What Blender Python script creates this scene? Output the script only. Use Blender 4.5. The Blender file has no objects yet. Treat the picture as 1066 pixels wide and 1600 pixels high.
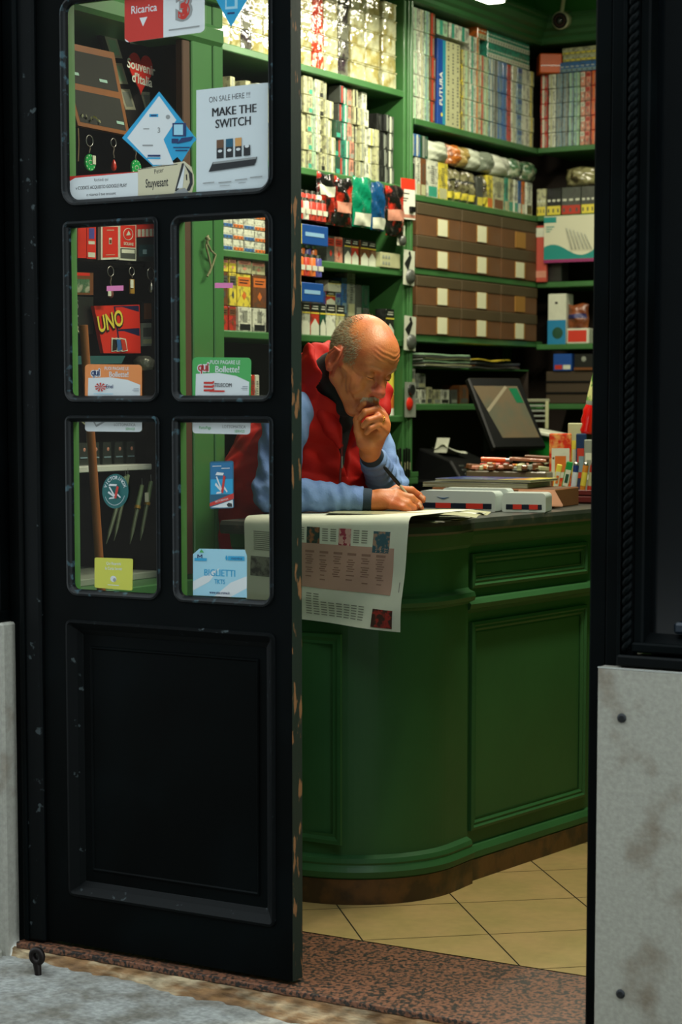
import bpy, math, random
import numpy as np
from mathutils import Matrix, Vector
random.seed(7)
SC = bpy.context.scene
COL = SC.collection
PI = math.pi
# ------------------------------------------------------------------ camera
FPX = 3160.0; PPX = 533.0; PPY = 907.0
YAW = math.radians(31); PIT = math.radians(5.0)
CAM = np.array([2.573, -4.088, 1.4])
Fh = np.array([-math.sin(YAW), math.cos(YAW), 0]); Rr = np.array([math.cos(YAW), math.sin(YAW), 0]); Zz = np.array([0, 0, 1.])
Fw = Fh*math.cos(PIT) - Zz*math.sin(PIT); Uu = Zz*math.cos(PIT) + Fh*math.sin(PIT)
def ray(u, v): return Fw + Rr*(u-PPX)/FPX - Uu*(v-PPY)/FPX
def on(u, v, ax, val):                      # point of a real plane (x, y or z = val) seen at a picture position
    d = ray(u, v); t = (val-CAM[ax])/d[ax]; return CAM + d*t
def AX(u, v, x): return on(u, v, 0, x)
def AY(u, v, y): return on(u, v, 1, y)
def AZ(u, v, z): return on(u, v, 2, z)
def AD(u, v, d): return CAM + ray(u, v)*d
cd = bpy.data.cameras.new('camera'); cam = bpy.data.objects.new('camera', cd); COL.objects.link(cam)
cam.location = CAM; cam.rotation_euler = (PI/2-PIT, 0, YAW)
cd.sensor_fit = 'VERTICAL'; cd.sensor_height = 36; cd.sensor_width = 24; cd.lens = FPX/1600*36
cd.shift_x = 0; cd.shift_y = 107/1600; cd.clip_start = .05
cd.dof.use_dof = True; cd.dof.focus_distance = 5.55; cd.dof.aperture_fstop = 4.5
SC.camera = cam
SC.view_settings.view_transform = 'Standard'; SC.view_settings.look = 'None'; SC.view_settings.gamma = 1
SC.view_settings.use_curve_mapping = False; SC.view_settings.exposure = 0.0
# ------------------------------------------------------------------ daylight of the narrow street
w = bpy.data.worlds.new('world'); SC.world = w; w.use_nodes = True
bg = w.node_tree.nodes['Background']; bg.inputs[0].default_value = (.75, .85, .88, 1); bg.inputs[1].default_value = 3.1
def area(name, loc, size, power, color, rot=(0, 0, 0)):
    l = bpy.data.lights.new(name, 'AREA'); l.shape = 'RECTANGLE'; l.size, l.size_y = size; l.energy = power; l.color = color
    o = bpy.data.objects.new(name, l); COL.objects.link(o); o.location = loc; o.rotation_euler = rot; return o
WARM = (1.0, .95, .74)
area('tube_light', (-.98, 2.25, 2.90), (.07, 1.45), 37, WARM)
area('tube_light', (.30, 1.0, 3.02), (.07, 1.45), 64, WARM)
area('tube_light', (-.45, 3.35, 3.10), (1.2, .07), 18, WARM)
# ------------------------------------------------------------------ helpers
def s2l(c):
    c = c/255.0
    return c/12.92 if c <= .04045 else ((c+.055)/1.055)**2.4
def col(r, g, b): return (s2l(r), s2l(g), s2l(b), 1)
MATS = {}
def M(name, rgb=(128, 128, 128), rough=.5, metal=0, coat=0, var=.0, vscale=8, bump=0, bscale=60, spec=.5, rnd=0, rgb2=None, mixs=20, mixlo=.45, mixhi=.6, emit=None, sss=0, coord='Object', detail=4, stretch=None):
    if name in MATS: return MATS[name]
    m = bpy.data.materials.new(name); m.use_nodes = True; nt = m.node_tree; N = nt.nodes; L = nt.links
    b = N['Principled BSDF']; c = col(*rgb)
    b.inputs['Base Color'].default_value = c; b.inputs['Roughness'].default_value = rough
    b.inputs['Metallic'].default_value = metal; b.inputs['Coat Weight'].default_value = coat; b.inputs['Coat Roughness'].default_value = .12
    b.inputs['Specular IOR Level'].default_value = spec
    if sss: b.inputs['Subsurface Weight'].default_value = sss; b.inputs['Subsurface Radius'].default_value = (.012, .005, .003); b.inputs['Subsurface Scale'].default_value = 1
    if emit: b.inputs['Emission Color'].default_value = c; b.inputs['Emission Strength'].default_value = emit
    tc = N.new('ShaderNodeTexCoord'); src = tc.outputs[coord]
    if rnd:
        oi = N.new('ShaderNodeObjectInfo'); va = N.new('ShaderNodeVectorMath'); va.operation = 'ADD'
        sc = N.new('ShaderNodeVectorMath'); sc.operation = 'SCALE'; cx = N.new('ShaderNodeCombineXYZ')
        for i in range(3): L.new(oi.outputs['Random'], cx.inputs[i])
        L.new(cx.outputs[0], sc.inputs[0]); sc.inputs['Scale'].default_value = 37
        L.new(src, va.inputs[0]); L.new(sc.outputs[0], va.inputs[1]); src = va.outputs[0]
    if stretch:
        mp = N.new('ShaderNodeMapping'); mp.inputs['Scale'].default_value = stretch; L.new(src, mp.inputs[0]); src = mp.outputs[0]
    cur = None
    if rgb2:
        n = N.new('ShaderNodeTexNoise'); n.inputs['Scale'].default_value = mixs; n.inputs['Detail'].default_value = detail; L.new(src, n.inputs['Vector'])
        mr = N.new('ShaderNodeMapRange'); mr.inputs[1].default_value = mixlo; mr.inputs[2].default_value = mixhi; L.new(n.outputs[0], mr.inputs[0])
        mx = N.new('ShaderNodeMix'); mx.data_type = 'RGBA'; mx.inputs[6].default_value = c; mx.inputs[7].default_value = col(*rgb2)
        L.new(mr.outputs[0], mx.inputs[0]); cur = mx.outputs[2]
    if var or rnd > 0:
        n = N.new('ShaderNodeTexNoise'); n.inputs['Scale'].default_value = vscale; n.inputs['Detail'].default_value = 5; L.new(src, n.inputs['Vector'])
        hs = N.new('ShaderNodeHueSaturation'); mr = N.new('ShaderNodeMapRange')
        mr.inputs[1].default_value = .3; mr.inputs[2].default_value = .7; mr.inputs[3].default_value = 1-var; mr.inputs[4].default_value = 1+var
        L.new(n.outputs[0], mr.inputs[0]); L.new(mr.outputs[0], hs.inputs['Value'])
        if cur: L.new(cur, hs.inputs['Color'])
        else: hs.inputs['Color'].default_value = c
        cur = hs.outputs[0]
    if cur: L.new(cur, b.inputs['Base Color'])
    if bump:
        n = N.new('ShaderNodeTexNoise'); n.inputs['Scale'].default_value = bscale; n.inputs['Detail'].default_value = 3; L.new(src, n.inputs['Vector'])
        bp = N.new('ShaderNodeBump'); bp.inputs['Strength'].default_value = 1; bp.inputs['Distance'].default_value = bump
        L.new(n.outputs[0], bp.inputs['Height']); L.new(bp.outputs[0], b.inputs['Normal'])
        if coat: L.new(bp.outputs[0], b.inputs['Coat Normal'])
    MATS[name] = m; return m
def glass_mat(name, tint=(1, 1, 1), rough=.02, base=.03):
    if name in MATS: return MATS[name]
    m = bpy.data.materials.new(name); m.use_nodes = True; nt = m.node_tree; N = nt.nodes; L = nt.links; N.clear()
    o = N.new('ShaderNodeOutputMaterial'); t = N.new('ShaderNodeBsdfTransparent'); g = N.new('ShaderNodeBsdfGlossy'); f = N.new('ShaderNodeFresnel'); x = N.new('ShaderNodeMixShader')
    t.inputs[0].default_value = (*tint, 1); g.inputs['Roughness'].default_value = rough; f.inputs[0].default_value = 1.45
    L.new(f.outputs[0], x.inputs[0]); L.new(t.outputs[0], x.inputs[1]); L.new(g.outputs[0], x.inputs[2]); L.new(x.outputs[0], o.inputs[0])
    MATS[name] = m; return m
TXT = {}
def text_geo(s, thick=0.0):
    k = (s, thick)
    if k in TXT: return TXT[k]
    c = bpy.data.curves.new('t', 'FONT'); c.body = s; c.size = 1; c.offset = thick; c.align_x = 'CENTER'; c.align_y = 'CENTER'; c.resolution_u = 3
    o = bpy.data.objects.new('t', c); COL.objects.link(o); bpy.context.view_layer.update()
    me = o.evaluated_get(bpy.context.evaluated_depsgraph_get()).to_mesh()
    vs = [tuple(v.co) for v in me.vertices]; fs = [tuple(p.vertices) for p in me.polygons]
    bpy.data.objects.remove(o); bpy.data.curves.remove(c)
    TXT[k] = (vs, fs); return TXT[k]
class MB:
    def __init__(s): s.v = []; s.f = []; s.m = []; s.s = []; s.mats = []; s.T = Matrix.Identity(4)
    def mi(s, m):
        if m not in s.mats: s.mats.append(m)
        return s.mats.index(m)
    def add(s, vs, fs, m, smooth=False, T=None):
        n = len(s.v); X = s.T @ T if T else s.T
        s.v += [tuple(X @ Vector(p)) for p in vs]; k = s.mi(m)
        for f in fs: s.f.append(tuple(i+n for i in f)); s.m.append(k); s.s.append(smooth)
        return s
    def box(s, a, b, m, T=None):
        (x0, y0, z0), (x1, y1, z1) = a, b
        vs = [(x0, y0, z0), (x1, y0, z0), (x1, y1, z0), (x0, y1, z0), (x0, y0, z1), (x1, y0, z1), (x1, y1, z1), (x0, y1, z1)]
        return s.add(vs, [(0, 3, 2, 1), (4, 5, 6, 7), (0, 1, 5, 4), (1, 2, 6, 5), (2, 3, 7, 6), (3, 0, 4, 7)], m, False, T)
    def cbox(s, a, b, m, c=.003, T=None):       # chamfered box
        a = Vector(a); b = Vector(b); ce = (a+b)/2; h = (b-a)/2; c = min(c, .45*min(h))
        vs = []; idx = {}
        for sx in (-1, 1):
            for sy in (-1, 1):
                for sz in (-1, 1):
                    for ax in range(3):
                        p = [sx*(h.x-(c if ax != 0 else 0)), sy*(h.y-(c if ax != 1 else 0)), sz*(h.z-(c if ax != 2 else 0))]
                        idx[(sx, sy, sz, ax)] = len(vs); vs.append((ce.x+p[0], ce.y+p[1], ce.z+p[2]))
        fs = []
        for ax in range(3):
            o = [i for i in range(3) if i != ax]
            for sg in (-1, 1):
                q = []
                for (p, r) in ((-1, -1), (1, -1), (1, 1), (-1, 1)):
                    k = [0, 0, 0]; k[ax] = sg; k[o[0]] = p; k[o[1]] = r; q.append(idx[(*k, ax)])
                fs.append(q)
        for ax in range(3):
            o = [i for i in range(3) if i != ax]
            for p in (-1, 1):
                for r in (-1, 1):
                    k0 = [0, 0, 0]; k1 = [0, 0, 0]; k0[ax] = -1; k1[ax] = 1; k0[o[0]] = k1[o[0]] = p; k0[o[1]] = k1[o[1]] = r
                    fs.append([idx[(*k0, o[0])], idx[(*k1, o[0])], idx[(*k1, o[1])], idx[(*k0, o[1])]])
        for sx in (-1, 1):
            for sy in (-1, 1):
                for sz in (-1, 1): fs.append([idx[(sx, sy, sz, i)] for i in range(3)])
        out = []
        for f in fs:
            n = (Vector(vs[f[1]])-Vector(vs[f[0]])).cross(Vector(vs[f[2]])-Vector(vs[f[0]])); mid = sum((Vector(vs[i]) for i in f), Vector())/len(f)
            out.append(tuple(f) if n.dot(mid-ce) > 0 else tuple(reversed(f)))
        return s.add(vs, out, m, False, T)
    def prism(s, pts, h, m, T=None, smooth=False):       # polygon in xy (ccw) extruded up z by h
        n = len(pts); vs = [(x, y, 0) for x, y in pts]+[(x, y, h) for x, y in pts]
        fs = [tuple(reversed(range(n))), tuple(range(n, 2*n))]
        s.add(vs, fs, m, False, T); s.add(vs, [(i, (i+1) % n, n+(i+1) % n, n+i) for i in range(n)], m, smooth, T); return s
    def lathe(s, pr, m, n=20, T=None, smooth=True):      # profile (r, z)
        vs = []; fs = []
        for r, z in pr:
            for i in range(n): a = 2*PI*i/n; vs.append((r*math.cos(a), r*math.sin(a), z))
        for j in range(len(pr)-1):
            for i in range(n): fs.append((j*n+i, j*n+(i+1) % n, (j+1)*n+(i+1) % n, (j+1)*n+i))
        s.add(vs, fs, m, smooth, T)
        s.add(vs[:n], [tuple(reversed(range(n)))], m, False, T); s.add(vs[-n:], [tuple(range(n))], m, False, T); return s
    def tube(s, pts, r, m, n=10, closed=False, smooth=True):
        P = [Vector(p) for p in pts]; k = len(P); R = r if isinstance(r, (list, tuple)) else [r]*k
        vs = []; fs = []; prev = None
        for i in range(k):
            a = P[(i-1) % k] if (i > 0 or closed) else P[i]; b = P[(i+1) % k] if (i < k-1 or closed) else P[i]
            t = (b-a).normalized(); u = prev - t*prev.dot(t) if prev else (Vector((0, 0, 1)) if abs(t.z) < .9 else Vector((1, 0, 0))).cross(t)
            u.normalize(); prev = u; w_ = t.cross(u)
            for j in range(n): an = 2*PI*j/n; vs.append(tuple(P[i]+(u*math.cos(an)+w_*math.sin(an))*R[i]))
        for i in range(k if closed else k-1):
            for j in range(n): a = i*n; b = ((i+1) % k)*n; fs.append((a+j, a+(j+1) % n, b+(j+1) % n, b+j))
        s.add(vs, fs, m, smooth)
        if not closed: s.add(vs[:n], [tuple(reversed(range(n)))], m); s.add(vs[-n:], [tuple(range(n))], m)
        return s
    def grid(s, fn, nu, nv, m, smooth=True, thick=0):
        vs = [tuple(fn(i/nu, j/nv)) for j in range(nv+1) for i in range(nu+1)]
        fs = [(j*(nu+1)+i, j*(nu+1)+i+1, (j+1)*(nu+1)+i+1, (j+1)*(nu+1)+i) for j in range(nv) for i in range(nu)]
        return s.add(vs, fs, m, smooth)
    def text(s, t, size, m, T, sx=1, thick=0.0):          # glyphs in local xy plane
        vs, fs = text_geo(t, thick); return s.add([(x*size*sx, y*size, 0) for x, y, z in vs], fs, m, False, T)
    def sweep(s, prof, path, m, closed_prof=True, smooth=False, caps=True):  # prof (outward offset, z) along plan path [(x,y)], outward = right of travel
        n = len(prof); k = len(path); vs = []; fs = []
        for i in range(k):
            a = Vector(path[max(i-1, 0)]); b = Vector(path[min(i+1, k-1)]); t = (b-a).normalized(); nr = Vector((t.y, -t.x))
            if 0 < i < k-1:
                t1 = (Vector(path[i])-a).normalized(); c_ = max(.3, t.dot(t1)); nr = nr/c_
            for o, z in prof: vs.append((path[i][0]+nr.x*o, path[i][1]+nr.y*o, z))
        for i in range(k-1):
            for j in range(n if closed_prof else n-1): fs.append((i*n+j, (i+1)*n+j, (i+1)*n+(j+1) % n, i*n+(j+1) % n))
        s.add(vs, fs, m, smooth)
        if caps and closed_prof: s.add(vs[:n], [tuple(range(n))], m); s.add(vs[-n:], [tuple(reversed(range(n)))], m)
        return s
    def build(s, name, parent=None, loc=(0, 0, 0), rot=(0, 0, 0), bevel=0, weld=False):
        me = bpy.data.meshes.new(name); me.from_pydata(s.v, [], s.f)
        for m in s.mats: me.materials.append(m)
        me.polygons.foreach_set('material_index', s.m); me.polygons.foreach_set('use_smooth', s.s); me.update()
        o = bpy.data.objects.new(name, me); COL.objects.link(o); o.location = loc; o.rotation_euler = rot
        if parent: o.parent = parent
        if bevel: md = o.modifiers.new('bevel', 'BEVEL'); md.width = bevel; md.segments = 2; md.limit_method = 'ANGLE'
        return o
def TR(x=0, y=0, z=0, rx=0, ry=0, rz=0): return Matrix.Translation((x, y, z)) @ Matrix.Rotation(rz, 4, 'Z') @ Matrix.Rotation(ry, 4, 'Y') @ Matrix.Rotation(rx, 4, 'X')
def tag(o, label=None, cat=None, group=None, kind=None):
    if label:
        for wd in (' the ', ' a ', ' and '):
            while len(label.split()) > 16 and wd in label: label = label.replace(wd, ' ', 1)
        o['label'] = label
    if cat: o['category'] = cat
    if group: o['group'] = group
    if kind: o['kind'] = kind
    return o
def thing(name, label, cat, loc=(0, 0, 0), rot=(0, 0, 0), group=None):
    o = bpy.data.objects.new(name, None); COL.objects.link(o); o.location = loc; o.rotation_euler = rot; o.empty_display_size = .05
    return tag(o, label, cat, group)
def struct(name, mb, **k): return tag(mb.build(name, **k), kind='structure', label=k.get('label'))
def copy_tree(o, parent=None):
    c = o.copy(); COL.objects.link(c)
    if parent: c.parent = parent
    for ch in list(o.children): copy_tree(ch, c)
    return c
ORD = ['first', 'second', 'third', 'fourth', 'fifth', 'sixth', 'seventh', 'eighth', 'ninth', 'tenth', 'eleventh', 'twelfth', 'thirteenth', 'fourteenth', 'fifteenth', 'sixteenth', 'seventeenth', 'eighteenth', 'nineteenth', 'twentieth', 'twenty-first', 'twenty-second', 'twenty-third', 'twenty-fourth', 'twenty-fifth', 'twenty-sixth', 'twenty-seventh', 'twenty-eighth', 'twenty-ninth', 'thirtieth', 'thirty-first', 'thirty-second']
# ------------------------------------------------------------------ materials
green = M('green_paint', (44, 88, 48), .5, spec=.3, coat=.06, var=.12, vscale=3, bump=.0006, bscale=25)
greend = M('green_shelf_paint', (54, 100, 52), .42, coat=.15, var=.15, vscale=6, bump=.0005, bscale=30)
dark = M('black_door_paint', (2, 4, 4), .5, spec=.05, var=.3, vscale=5, bump=.0005, bscale=18, rgb2=(4, 8, 9), mixs=3)
darkw = M('worn_black_paint', (3, 6, 7), .5, spec=.1, rgb2=(60, 68, 70), mixs=38, mixlo=.66, mixhi=.72, bump=.0006, bscale=50)
doorgreen = M('door_inside_green', (88, 148, 82), .45, var=.1)
chip = M('chipped_door_edge', (8, 28, 22), .6, rgb2=(130, 88, 54), mixs=42, mixlo=.59, mixhi=.63, bump=.001, bscale=40, stretch=(1, 1, .3))
granite = M('red_granite', (120, 78, 56), .45, rgb2=(38, 34, 30), mixs=95, mixlo=.46, mixhi=.56, var=.35, vscale=140, detail=6)
tile = M('cream_tile', (154, 136, 84), .33, rgb2=(176, 146, 98), mixs=5, mixlo=.3, mixhi=.7, var=.08, vscale=30)
grout = M('dark_grout', (52, 50, 36), .8)
marble = M('grey_marble', (158, 156, 145), .55, rgb2=(120, 108, 92), mixs=9, mixlo=.55, mixhi=.75, var=.12, vscale=90, bump=.0008, bscale=90, detail=8)
stone = M('pavement_stone', (150, 151, 146), .8, rgb2=(108, 104, 94), mixs=9, mixlo=.4, mixhi=.62, var=.3, vscale=70, bump=.006, bscale=24, detail=8)
rubble = M('broken_masonry', (124, 92, 58), .88, rgb2=(172, 154, 122), mixs=16, mixlo=.46, mixhi=.62, var=.45, vscale=40, bump=.008, bscale=34, stretch=(.4, 1, 1.8), detail=8)
black = M('black_plastic', (10, 11, 11), .45, spec=.25)
white = M('white_paint', (215, 215, 200), .5)
steel = M('steel', (170, 170, 165), .3, metal=1)
glass = glass_mat('window_glass')
cello = glass_mat('clear_film', (.97, .98, .96), .12)
paper = M('newsprint', (196, 198, 182), .75, var=.05, vscale=20)
# ================================================================== SETTING
def clip(poly, a, b, c):                     # keep a*x+b*y >= c
    out = []
    for i in range(len(poly)):
        p, q = poly[i], poly[(i+1) % len(poly)]; dp = a*p[0]+b*p[1]-c; dq = a*q[0]+b*q[1]-c
        if dp >= 0: out.append(p)
        if (dp >= 0) != (dq >= 0): t = dp/(dp-dq); out.append((p[0]+(q[0]-p[0])*t, p[1]+(q[1]-p[1])*t))
    return out
GY = .386
fl = MB(); fl.box((-1.75, GY, -.05), (2.0, 4.75, -.003), grout)
n1 = (.752, .659); n2 = (-.659, .752); S = .342; g = .0022
for i in range(-8, 16):
    for j in range(-10, 16):
        a0 = .218+S*i+g; a1 = a0+S-2*g; b0 = -.012+S*j+g; b1 = b0+S-2*g
        P = [(a*n1[0]+b*n2[0], a*n1[1]+b*n2[1]) for a, b in ((a0, b0), (a1, b0), (a1, b1), (a0, b1))]
        for c in ((1, 0, -1.75), (-1, 0, -2.0), (0, 1, GY+.004), (0, -1, -4.75)):
            if len(P) >= 3: P = clip(P, *c)
        if len(P) >= 3: fl.add([(x, y, 0) for x, y in P], [tuple(range(len(P)))], tile)
struct('floor', fl)
th = MB()
th.add([(-.87, -.03, -.020), (.86, -.03, -.020), (.86, GY, 0), (-.87, GY, 0), (-.87, -.03, -.036), (.86, -.03, -.036), (.86, GY, -.06), (-.87, GY, -.06)],
       [(0, 1, 2, 3), (4, 7, 6, 5), (0, 4, 5, 1), (1, 5, 6, 2), (2, 6, 7, 3), (3, 7, 4, 0)], granite)
tag(th.build('trim_1', bevel=.003), kind='structure', label='speckled red granite door sill between pavement and tiles')
# broken masonry under the sill
def rub(s, t):
    x = -.88+1.76*s; nz = .018*math.sin(x*23)+.012*math.sin(x*57+1)+.008*math.sin(x*131+2)
    y = -.032-.062*(t**1.5)*(1+.35*math.sin(x*17+.7))-.004*math.sin(x*90+t*9); z = -.034-.066*t+.005*math.sin(x*71+t*11)*(1-t)*t*3
    if t == 0: y = -.024
    return (x, y+nz*.4*t, z)
rb = MB(); rb.grid(rub, 260, 14, rubble)
struct('trim_2', rb); bpy.data.objects['trim_2']['label'] = 'crumbling plaster and masonry below the granite sill'
pv = MB()
def pav(s, t):
    x = -4+9*s; y = -.04-5.6*t
    return (x, y, -.058-.026*max(0, min(1, (x+.85)/.9))-.004*math.sin(x*3+y*2)-.01*t)
pv.grid(pav, 90, 60, stone)
tag(pv.build('floor_1'), kind='structure', label='worn grey stone pavement'); 
crack = M('pavement_crack', (48, 50, 50), .9)
for pts in ([(14, 1558), (60, 1545), (95, 1530), (135, 1527)], [(0, 1585), (35, 1570), (70, 1560), (100, 1545), (136, 1532)]):
    c = MB(); c.tube([tuple(AZ(u, v, -.0665)) for u, v in pts], .0022, crack, 6); tag(c.build('trim_3'), kind='structure', label='crack in the pavement stone')
wallp = M('plaster_dark', (60, 58, 52), .9, var=.2)
ingreen = M('interior_green_wall', (52, 124, 44), .6, var=.15, vscale=2)
ceilm = M('ceiling_green', (56, 120, 46), .7)
brown = M('dark_brown_back', (38, 26, 17), .7, var=.2)
struct('wall_left', MB().box((-1.85, -.0, 0), (-1.75, 4.85, 3.35), ingreen))
struct('wall_back', MB().box((-1.85, 4.62, 0), (2.1, 4.75, 3.35), ingreen))
struct('wall_right', MB().box((2.0, .35, 0), (2.1, 4.85, 3.35), ingreen))
struct('ceiling', MB().box((-1.85, .03, 3.35), (2.1, 4.85, 3.42), ceilm))
fr = MB(); fr.box((-3.5, .012, -.1), (-.885, .06, 4.2), dark); fr.box((.89, .03, -.1), (3.6, .38, 4.2), dark); fr.box((-.885, .012, 2.58), (.89, .38, 4.2), dark)
struct('wall_front', fr)
struct('wall_opposite', MB().box((-16, -7.2, -.1), (14, -7.0, 8.0), M('opposite_wall', (44, 41, 37), .9, var=.15)))
# ------------------------------------------------------------------ door frame, pilasters, marble
t = MB()
t.cbox((-.862, -.012, -.015), (-.788, .05, 2.6), darkw, .006)
t.cbox((-.90, .0, -.03), (-.862, .05, 2.6), dark, .003)
t.cbox((-.852, -.018, -.015), (-.838, -.008, 2.6), dark, .003)
tag(t.build('trim_4'), kind='structure', label='black wooden post left of the door')
t = MB(); t.cbox((-1.25, -.035, .834), (-.905, .02, 2.9), dark, .006); t.cbox((-1.25, -.045, .83), (-.90, .02, .86), dark, .004)
tag(t.build('trim_5'), kind='structure', label='black pilaster at the left edge')
t = MB(); t.cbox((-1.3, -.05, -.075), (-.883, .012, .829), marble, .006)
t.cbox((-1.3, -.10, -.075), (-.893, -.05, -.035), marble, .01)
tag(t.build('trim_6'), kind='structure', label='pale marble plinth at the left edge')
t = MB(); t.cbox((.757, -.004, -.03), (.80, .10, 2.6), dark, .005); t.cbox((.80, -.012, -.03), (.833, .06, 2.6), dark, .003)
t.cbox((.833, -.028, .83), (.841, .03, 2.6), dark, .002)
tag(t.build('trim_7'), kind='structure', label='black wooden post right of the doorway')
# twisted rope moulding
rp = MB(); N_ = 190; z0 = .865; z1 = 2.6
for k in range(2):
    pts = []
    for i in range(N_*6):
        z = z0+(z1-z0)*i/(N_*6-1); a = 2*PI*(z-z0)/.0405+k*PI; pts.append((.8545+.0055*math.cos(a), -.020+.0055*math.sin(a), z))
    rp.tube(pts, .0068, dark, 8)
rp.cbox((.841, -.02, .85), (.868, .01, 2.6), dark, .002)
tag(rp.build('trim_8'), kind='structure', label='twisted rope moulding beside the doorway')
t = MB(); t.cbox((.868, -.022, .862), (.892, .03, 2.6), dark, .004)
t.box((.892, .018, .86), (1.6, .03, 2.6), M('black_glossy_panel', (8, 12, 14), .18, spec=.4))
for z in (.862,): t.cbox((.868, -.03, z), (1.6, .02, z+.022), dark, .004); t.add([(.892, -.012, .884), (1.6, -.012, .884), (1.6, .018, .902), (.892, .018, .902)], [(0, 1, 2, 3)], darkw); t.cbox((.838, -.04, .832), (1.6, .02, .856), darkw, .004)
t.cbox((.955, -.005, .905), (1.6, .02, .93), M('painted_blue_reflection', (16, 30, 42), .3), .008)  # blue-black strip added to paint a bluish reflection on the panel
tag(t.build('trim_9'), kind='structure', label='black shopfront panel right of the doorway')
t = MB(); t.cbox((.797, -.045, -.09), (1.6, .03, .828), marble, .004); t.box((.7975, -.0452, .8255), (1.6, -.043, .8285), M('marble_edge', (176, 178, 172), .4))
tag(t.build('trim_10'), kind='structure', label='grey marble cladding slab right of the doorway')
stainm = M('rust_stain', (128, 102, 74), .7)
for (u, v) in ((972, 1122), (970, 1553)):
    p = AY(u, v, -.045); s_ = MB(); s_.lathe([(.0105, 0), (.0105, .002), (.0075, .005), (.004, .006), (.0, .006)], M('iron_bolt', (44, 46, 48), .4, metal=.7), 18)
    tag(s_.build('marble_bolt', loc=p, rot=(PI/2, 0, 0)), 'dark round iron bolt near the ' + ('top' if v < 1300 else 'bottom')+' of the grey marble slab', 'bolt', 'bolts in the marble slab')
# iron eye fixed by the sill
p = AY(58, 1505, -.13); iron = M('wrought_iron', (30, 24, 22), .5, metal=.6, bump=.001)
tm = thing('iron_ring', 'dark wrought iron eye fixed at the foot of the left door post', 'iron ring', (p[0], p[1], -.075))
e = MB(); e.tube([(.016*math.cos(a), 0, .062+.016*math.sin(a)) for a in [2*PI*i/20 for i in range(20)]], .009, iron, 10, closed=True); e.tube([(0, 0, .042), (.006, -.004, .02), (.010, -.006, .0)], [.011, .009, .008], iron, 8); e.build('eye', tm)
e = MB(); e.tube([(-.026, .045, .045), (-.012, .01, .058)], .013, M('rusty_spacer', (84, 80, 76), .6, metal=.3), 10); e.build('spike', tm)
# ------------------------------------------------------------------ door leaf (closed left half)
dl = thing('door_leaf', 'black panelled door leaf with glazed upper half covered in stickers', 'door', (-.786, 0, -.008)); dl['kind'] = 'structure'; dl.name = 'door_1'
del dl['category']
OX, OZ = -.786, -.008
def dbox(mb, x0, x1, z0, z1):
    mb.box((x0-OX, 0, z0-OZ), (x1-OX, .013, z1-OZ), dark); mb.box((x0-OX, .013, z0-OZ), (x1-OX, .045, z1-OZ), doorgreen)
XL, XR = -.786, -.0215; H1, H2 = -.699, -.083
mb = MB(); dbox(mb, XL, H1, -.008, 2.58); mb.build('stile', dl)
mb = MB(); dbox(mb, H2, XR, -.008, 2.58); mb.add([(XR+.0006-OX, 0, 0), (XR+.0006-OX, .045, 0), (XR+.0006-OX, .045, 2.588), (XR+.0006-OX, 0, 2.588)], [(0, 1, 2, 3)], chip); o = mb.build('stile', dl); o['label'] = 'stile with chipped paint along its edge'
for nm, z0, z1 in (('rail', -.008, .133), ('rail', .832, .918), ('rail', 1.359, 1.414), ('rail', 1.849, 1.908), ('rail', 2.405, 2.58)):
    mb = MB(); dbox(mb, H1, H2, z0, z1); mb.build(nm, dl)
mb = MB(); dbox(mb, -.421, -.3605, .918, 1.359); dbox(mb, -.421, -.3605, 1.414, 1.849); mb.build('muntin', dl)
def rrect(x0, x1, z0, z1, r, rt=None, n=6):
    rt = r if rt is None else rt; P = []
    for cx_, cz_, a0, rr in ((x1-r, z0+r, -90, r), (x1-rt, z1-rt, 0, rt), (x0+rt, z1-rt, 90, rt), (x0+r, z0+r, 180, r)):
        for i in range(n+1): a = math.radians(a0+90*i/n); P.append((cx_+rr*math.cos(a), cz_+rr*math.sin(a)))
    return P
def bead(x0, x1, z0, z1, r, rt, prof, m, sharp=(0, 0)):
    # ring moulding: prof = list of (inset, y)
    mb = MB(); rings = []
    for ins, y in prof:
        rr = max(.0015, r-ins); rtt = max(.0015, rt-ins); rings.append([(x-OX, y, z-OZ) for x, z in rrect(x0+ins, x1-ins, z0+ins, z1-ins, rr, rtt)])
    k = len(rings[0]); vs = [p for rg in rings for p in rg]; fs = []
    for i in range(len(rings)-1):
        for j in range(k): fs.append((i*k+j, i*k+(j+1) % k, (i+1)*k+(j+1) % k, (i+1)*k+j))
    mb.add(vs, fs, m, False)
    # fill the square corners of the opening behind the ring
    for cx_, cz_, sx, sz, rr in ((x0, z0, 1, 1, r), (x1, z0, -1, 1, r), (x0, z1, 1, -1, rt), (x1, z1, -1, -1, rt)):
        if rr < .008: continue
        arc = [(cx_+sx*(rr-rr*math.cos(a)), cz_+sz*(rr-rr*math.sin(a))) for a in [PI/2*i/6 for i in range(7)]]
        for y in (.001, .0125):
            vs = [(cx_-OX, y, cz_-OZ)]+[(x-OX, y, z-OZ) for x, z in arc]; mb.add(vs, [(0, i+1, i+2) for i in range(6)], m)
    return mb
ledge = M('mottled_bead_paint', (4, 8, 10), .4, spec=.22, rgb2=(52, 76, 84), mixs=40, mixlo=.60, mixhi=.68)  # near-black bead paint with random blue-grey patches
bp = [(-.011, 0), (-.009, -.004), (-.004, -.005), (.0, -.001), (.004, .004), (.006, .0125)]
OPEN = [(H1, H2, 1.908, 2.405, .035, .03), (-.697, -.421, 1.414, 1.849, .02, .006), (-.3605, -.084, 1.414, 1.849, .02, .02), (-.697, -.421, .918, 1.359, .022, .006), (-.3605, -.084, .918, 1.359, .022, .006)]
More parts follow.
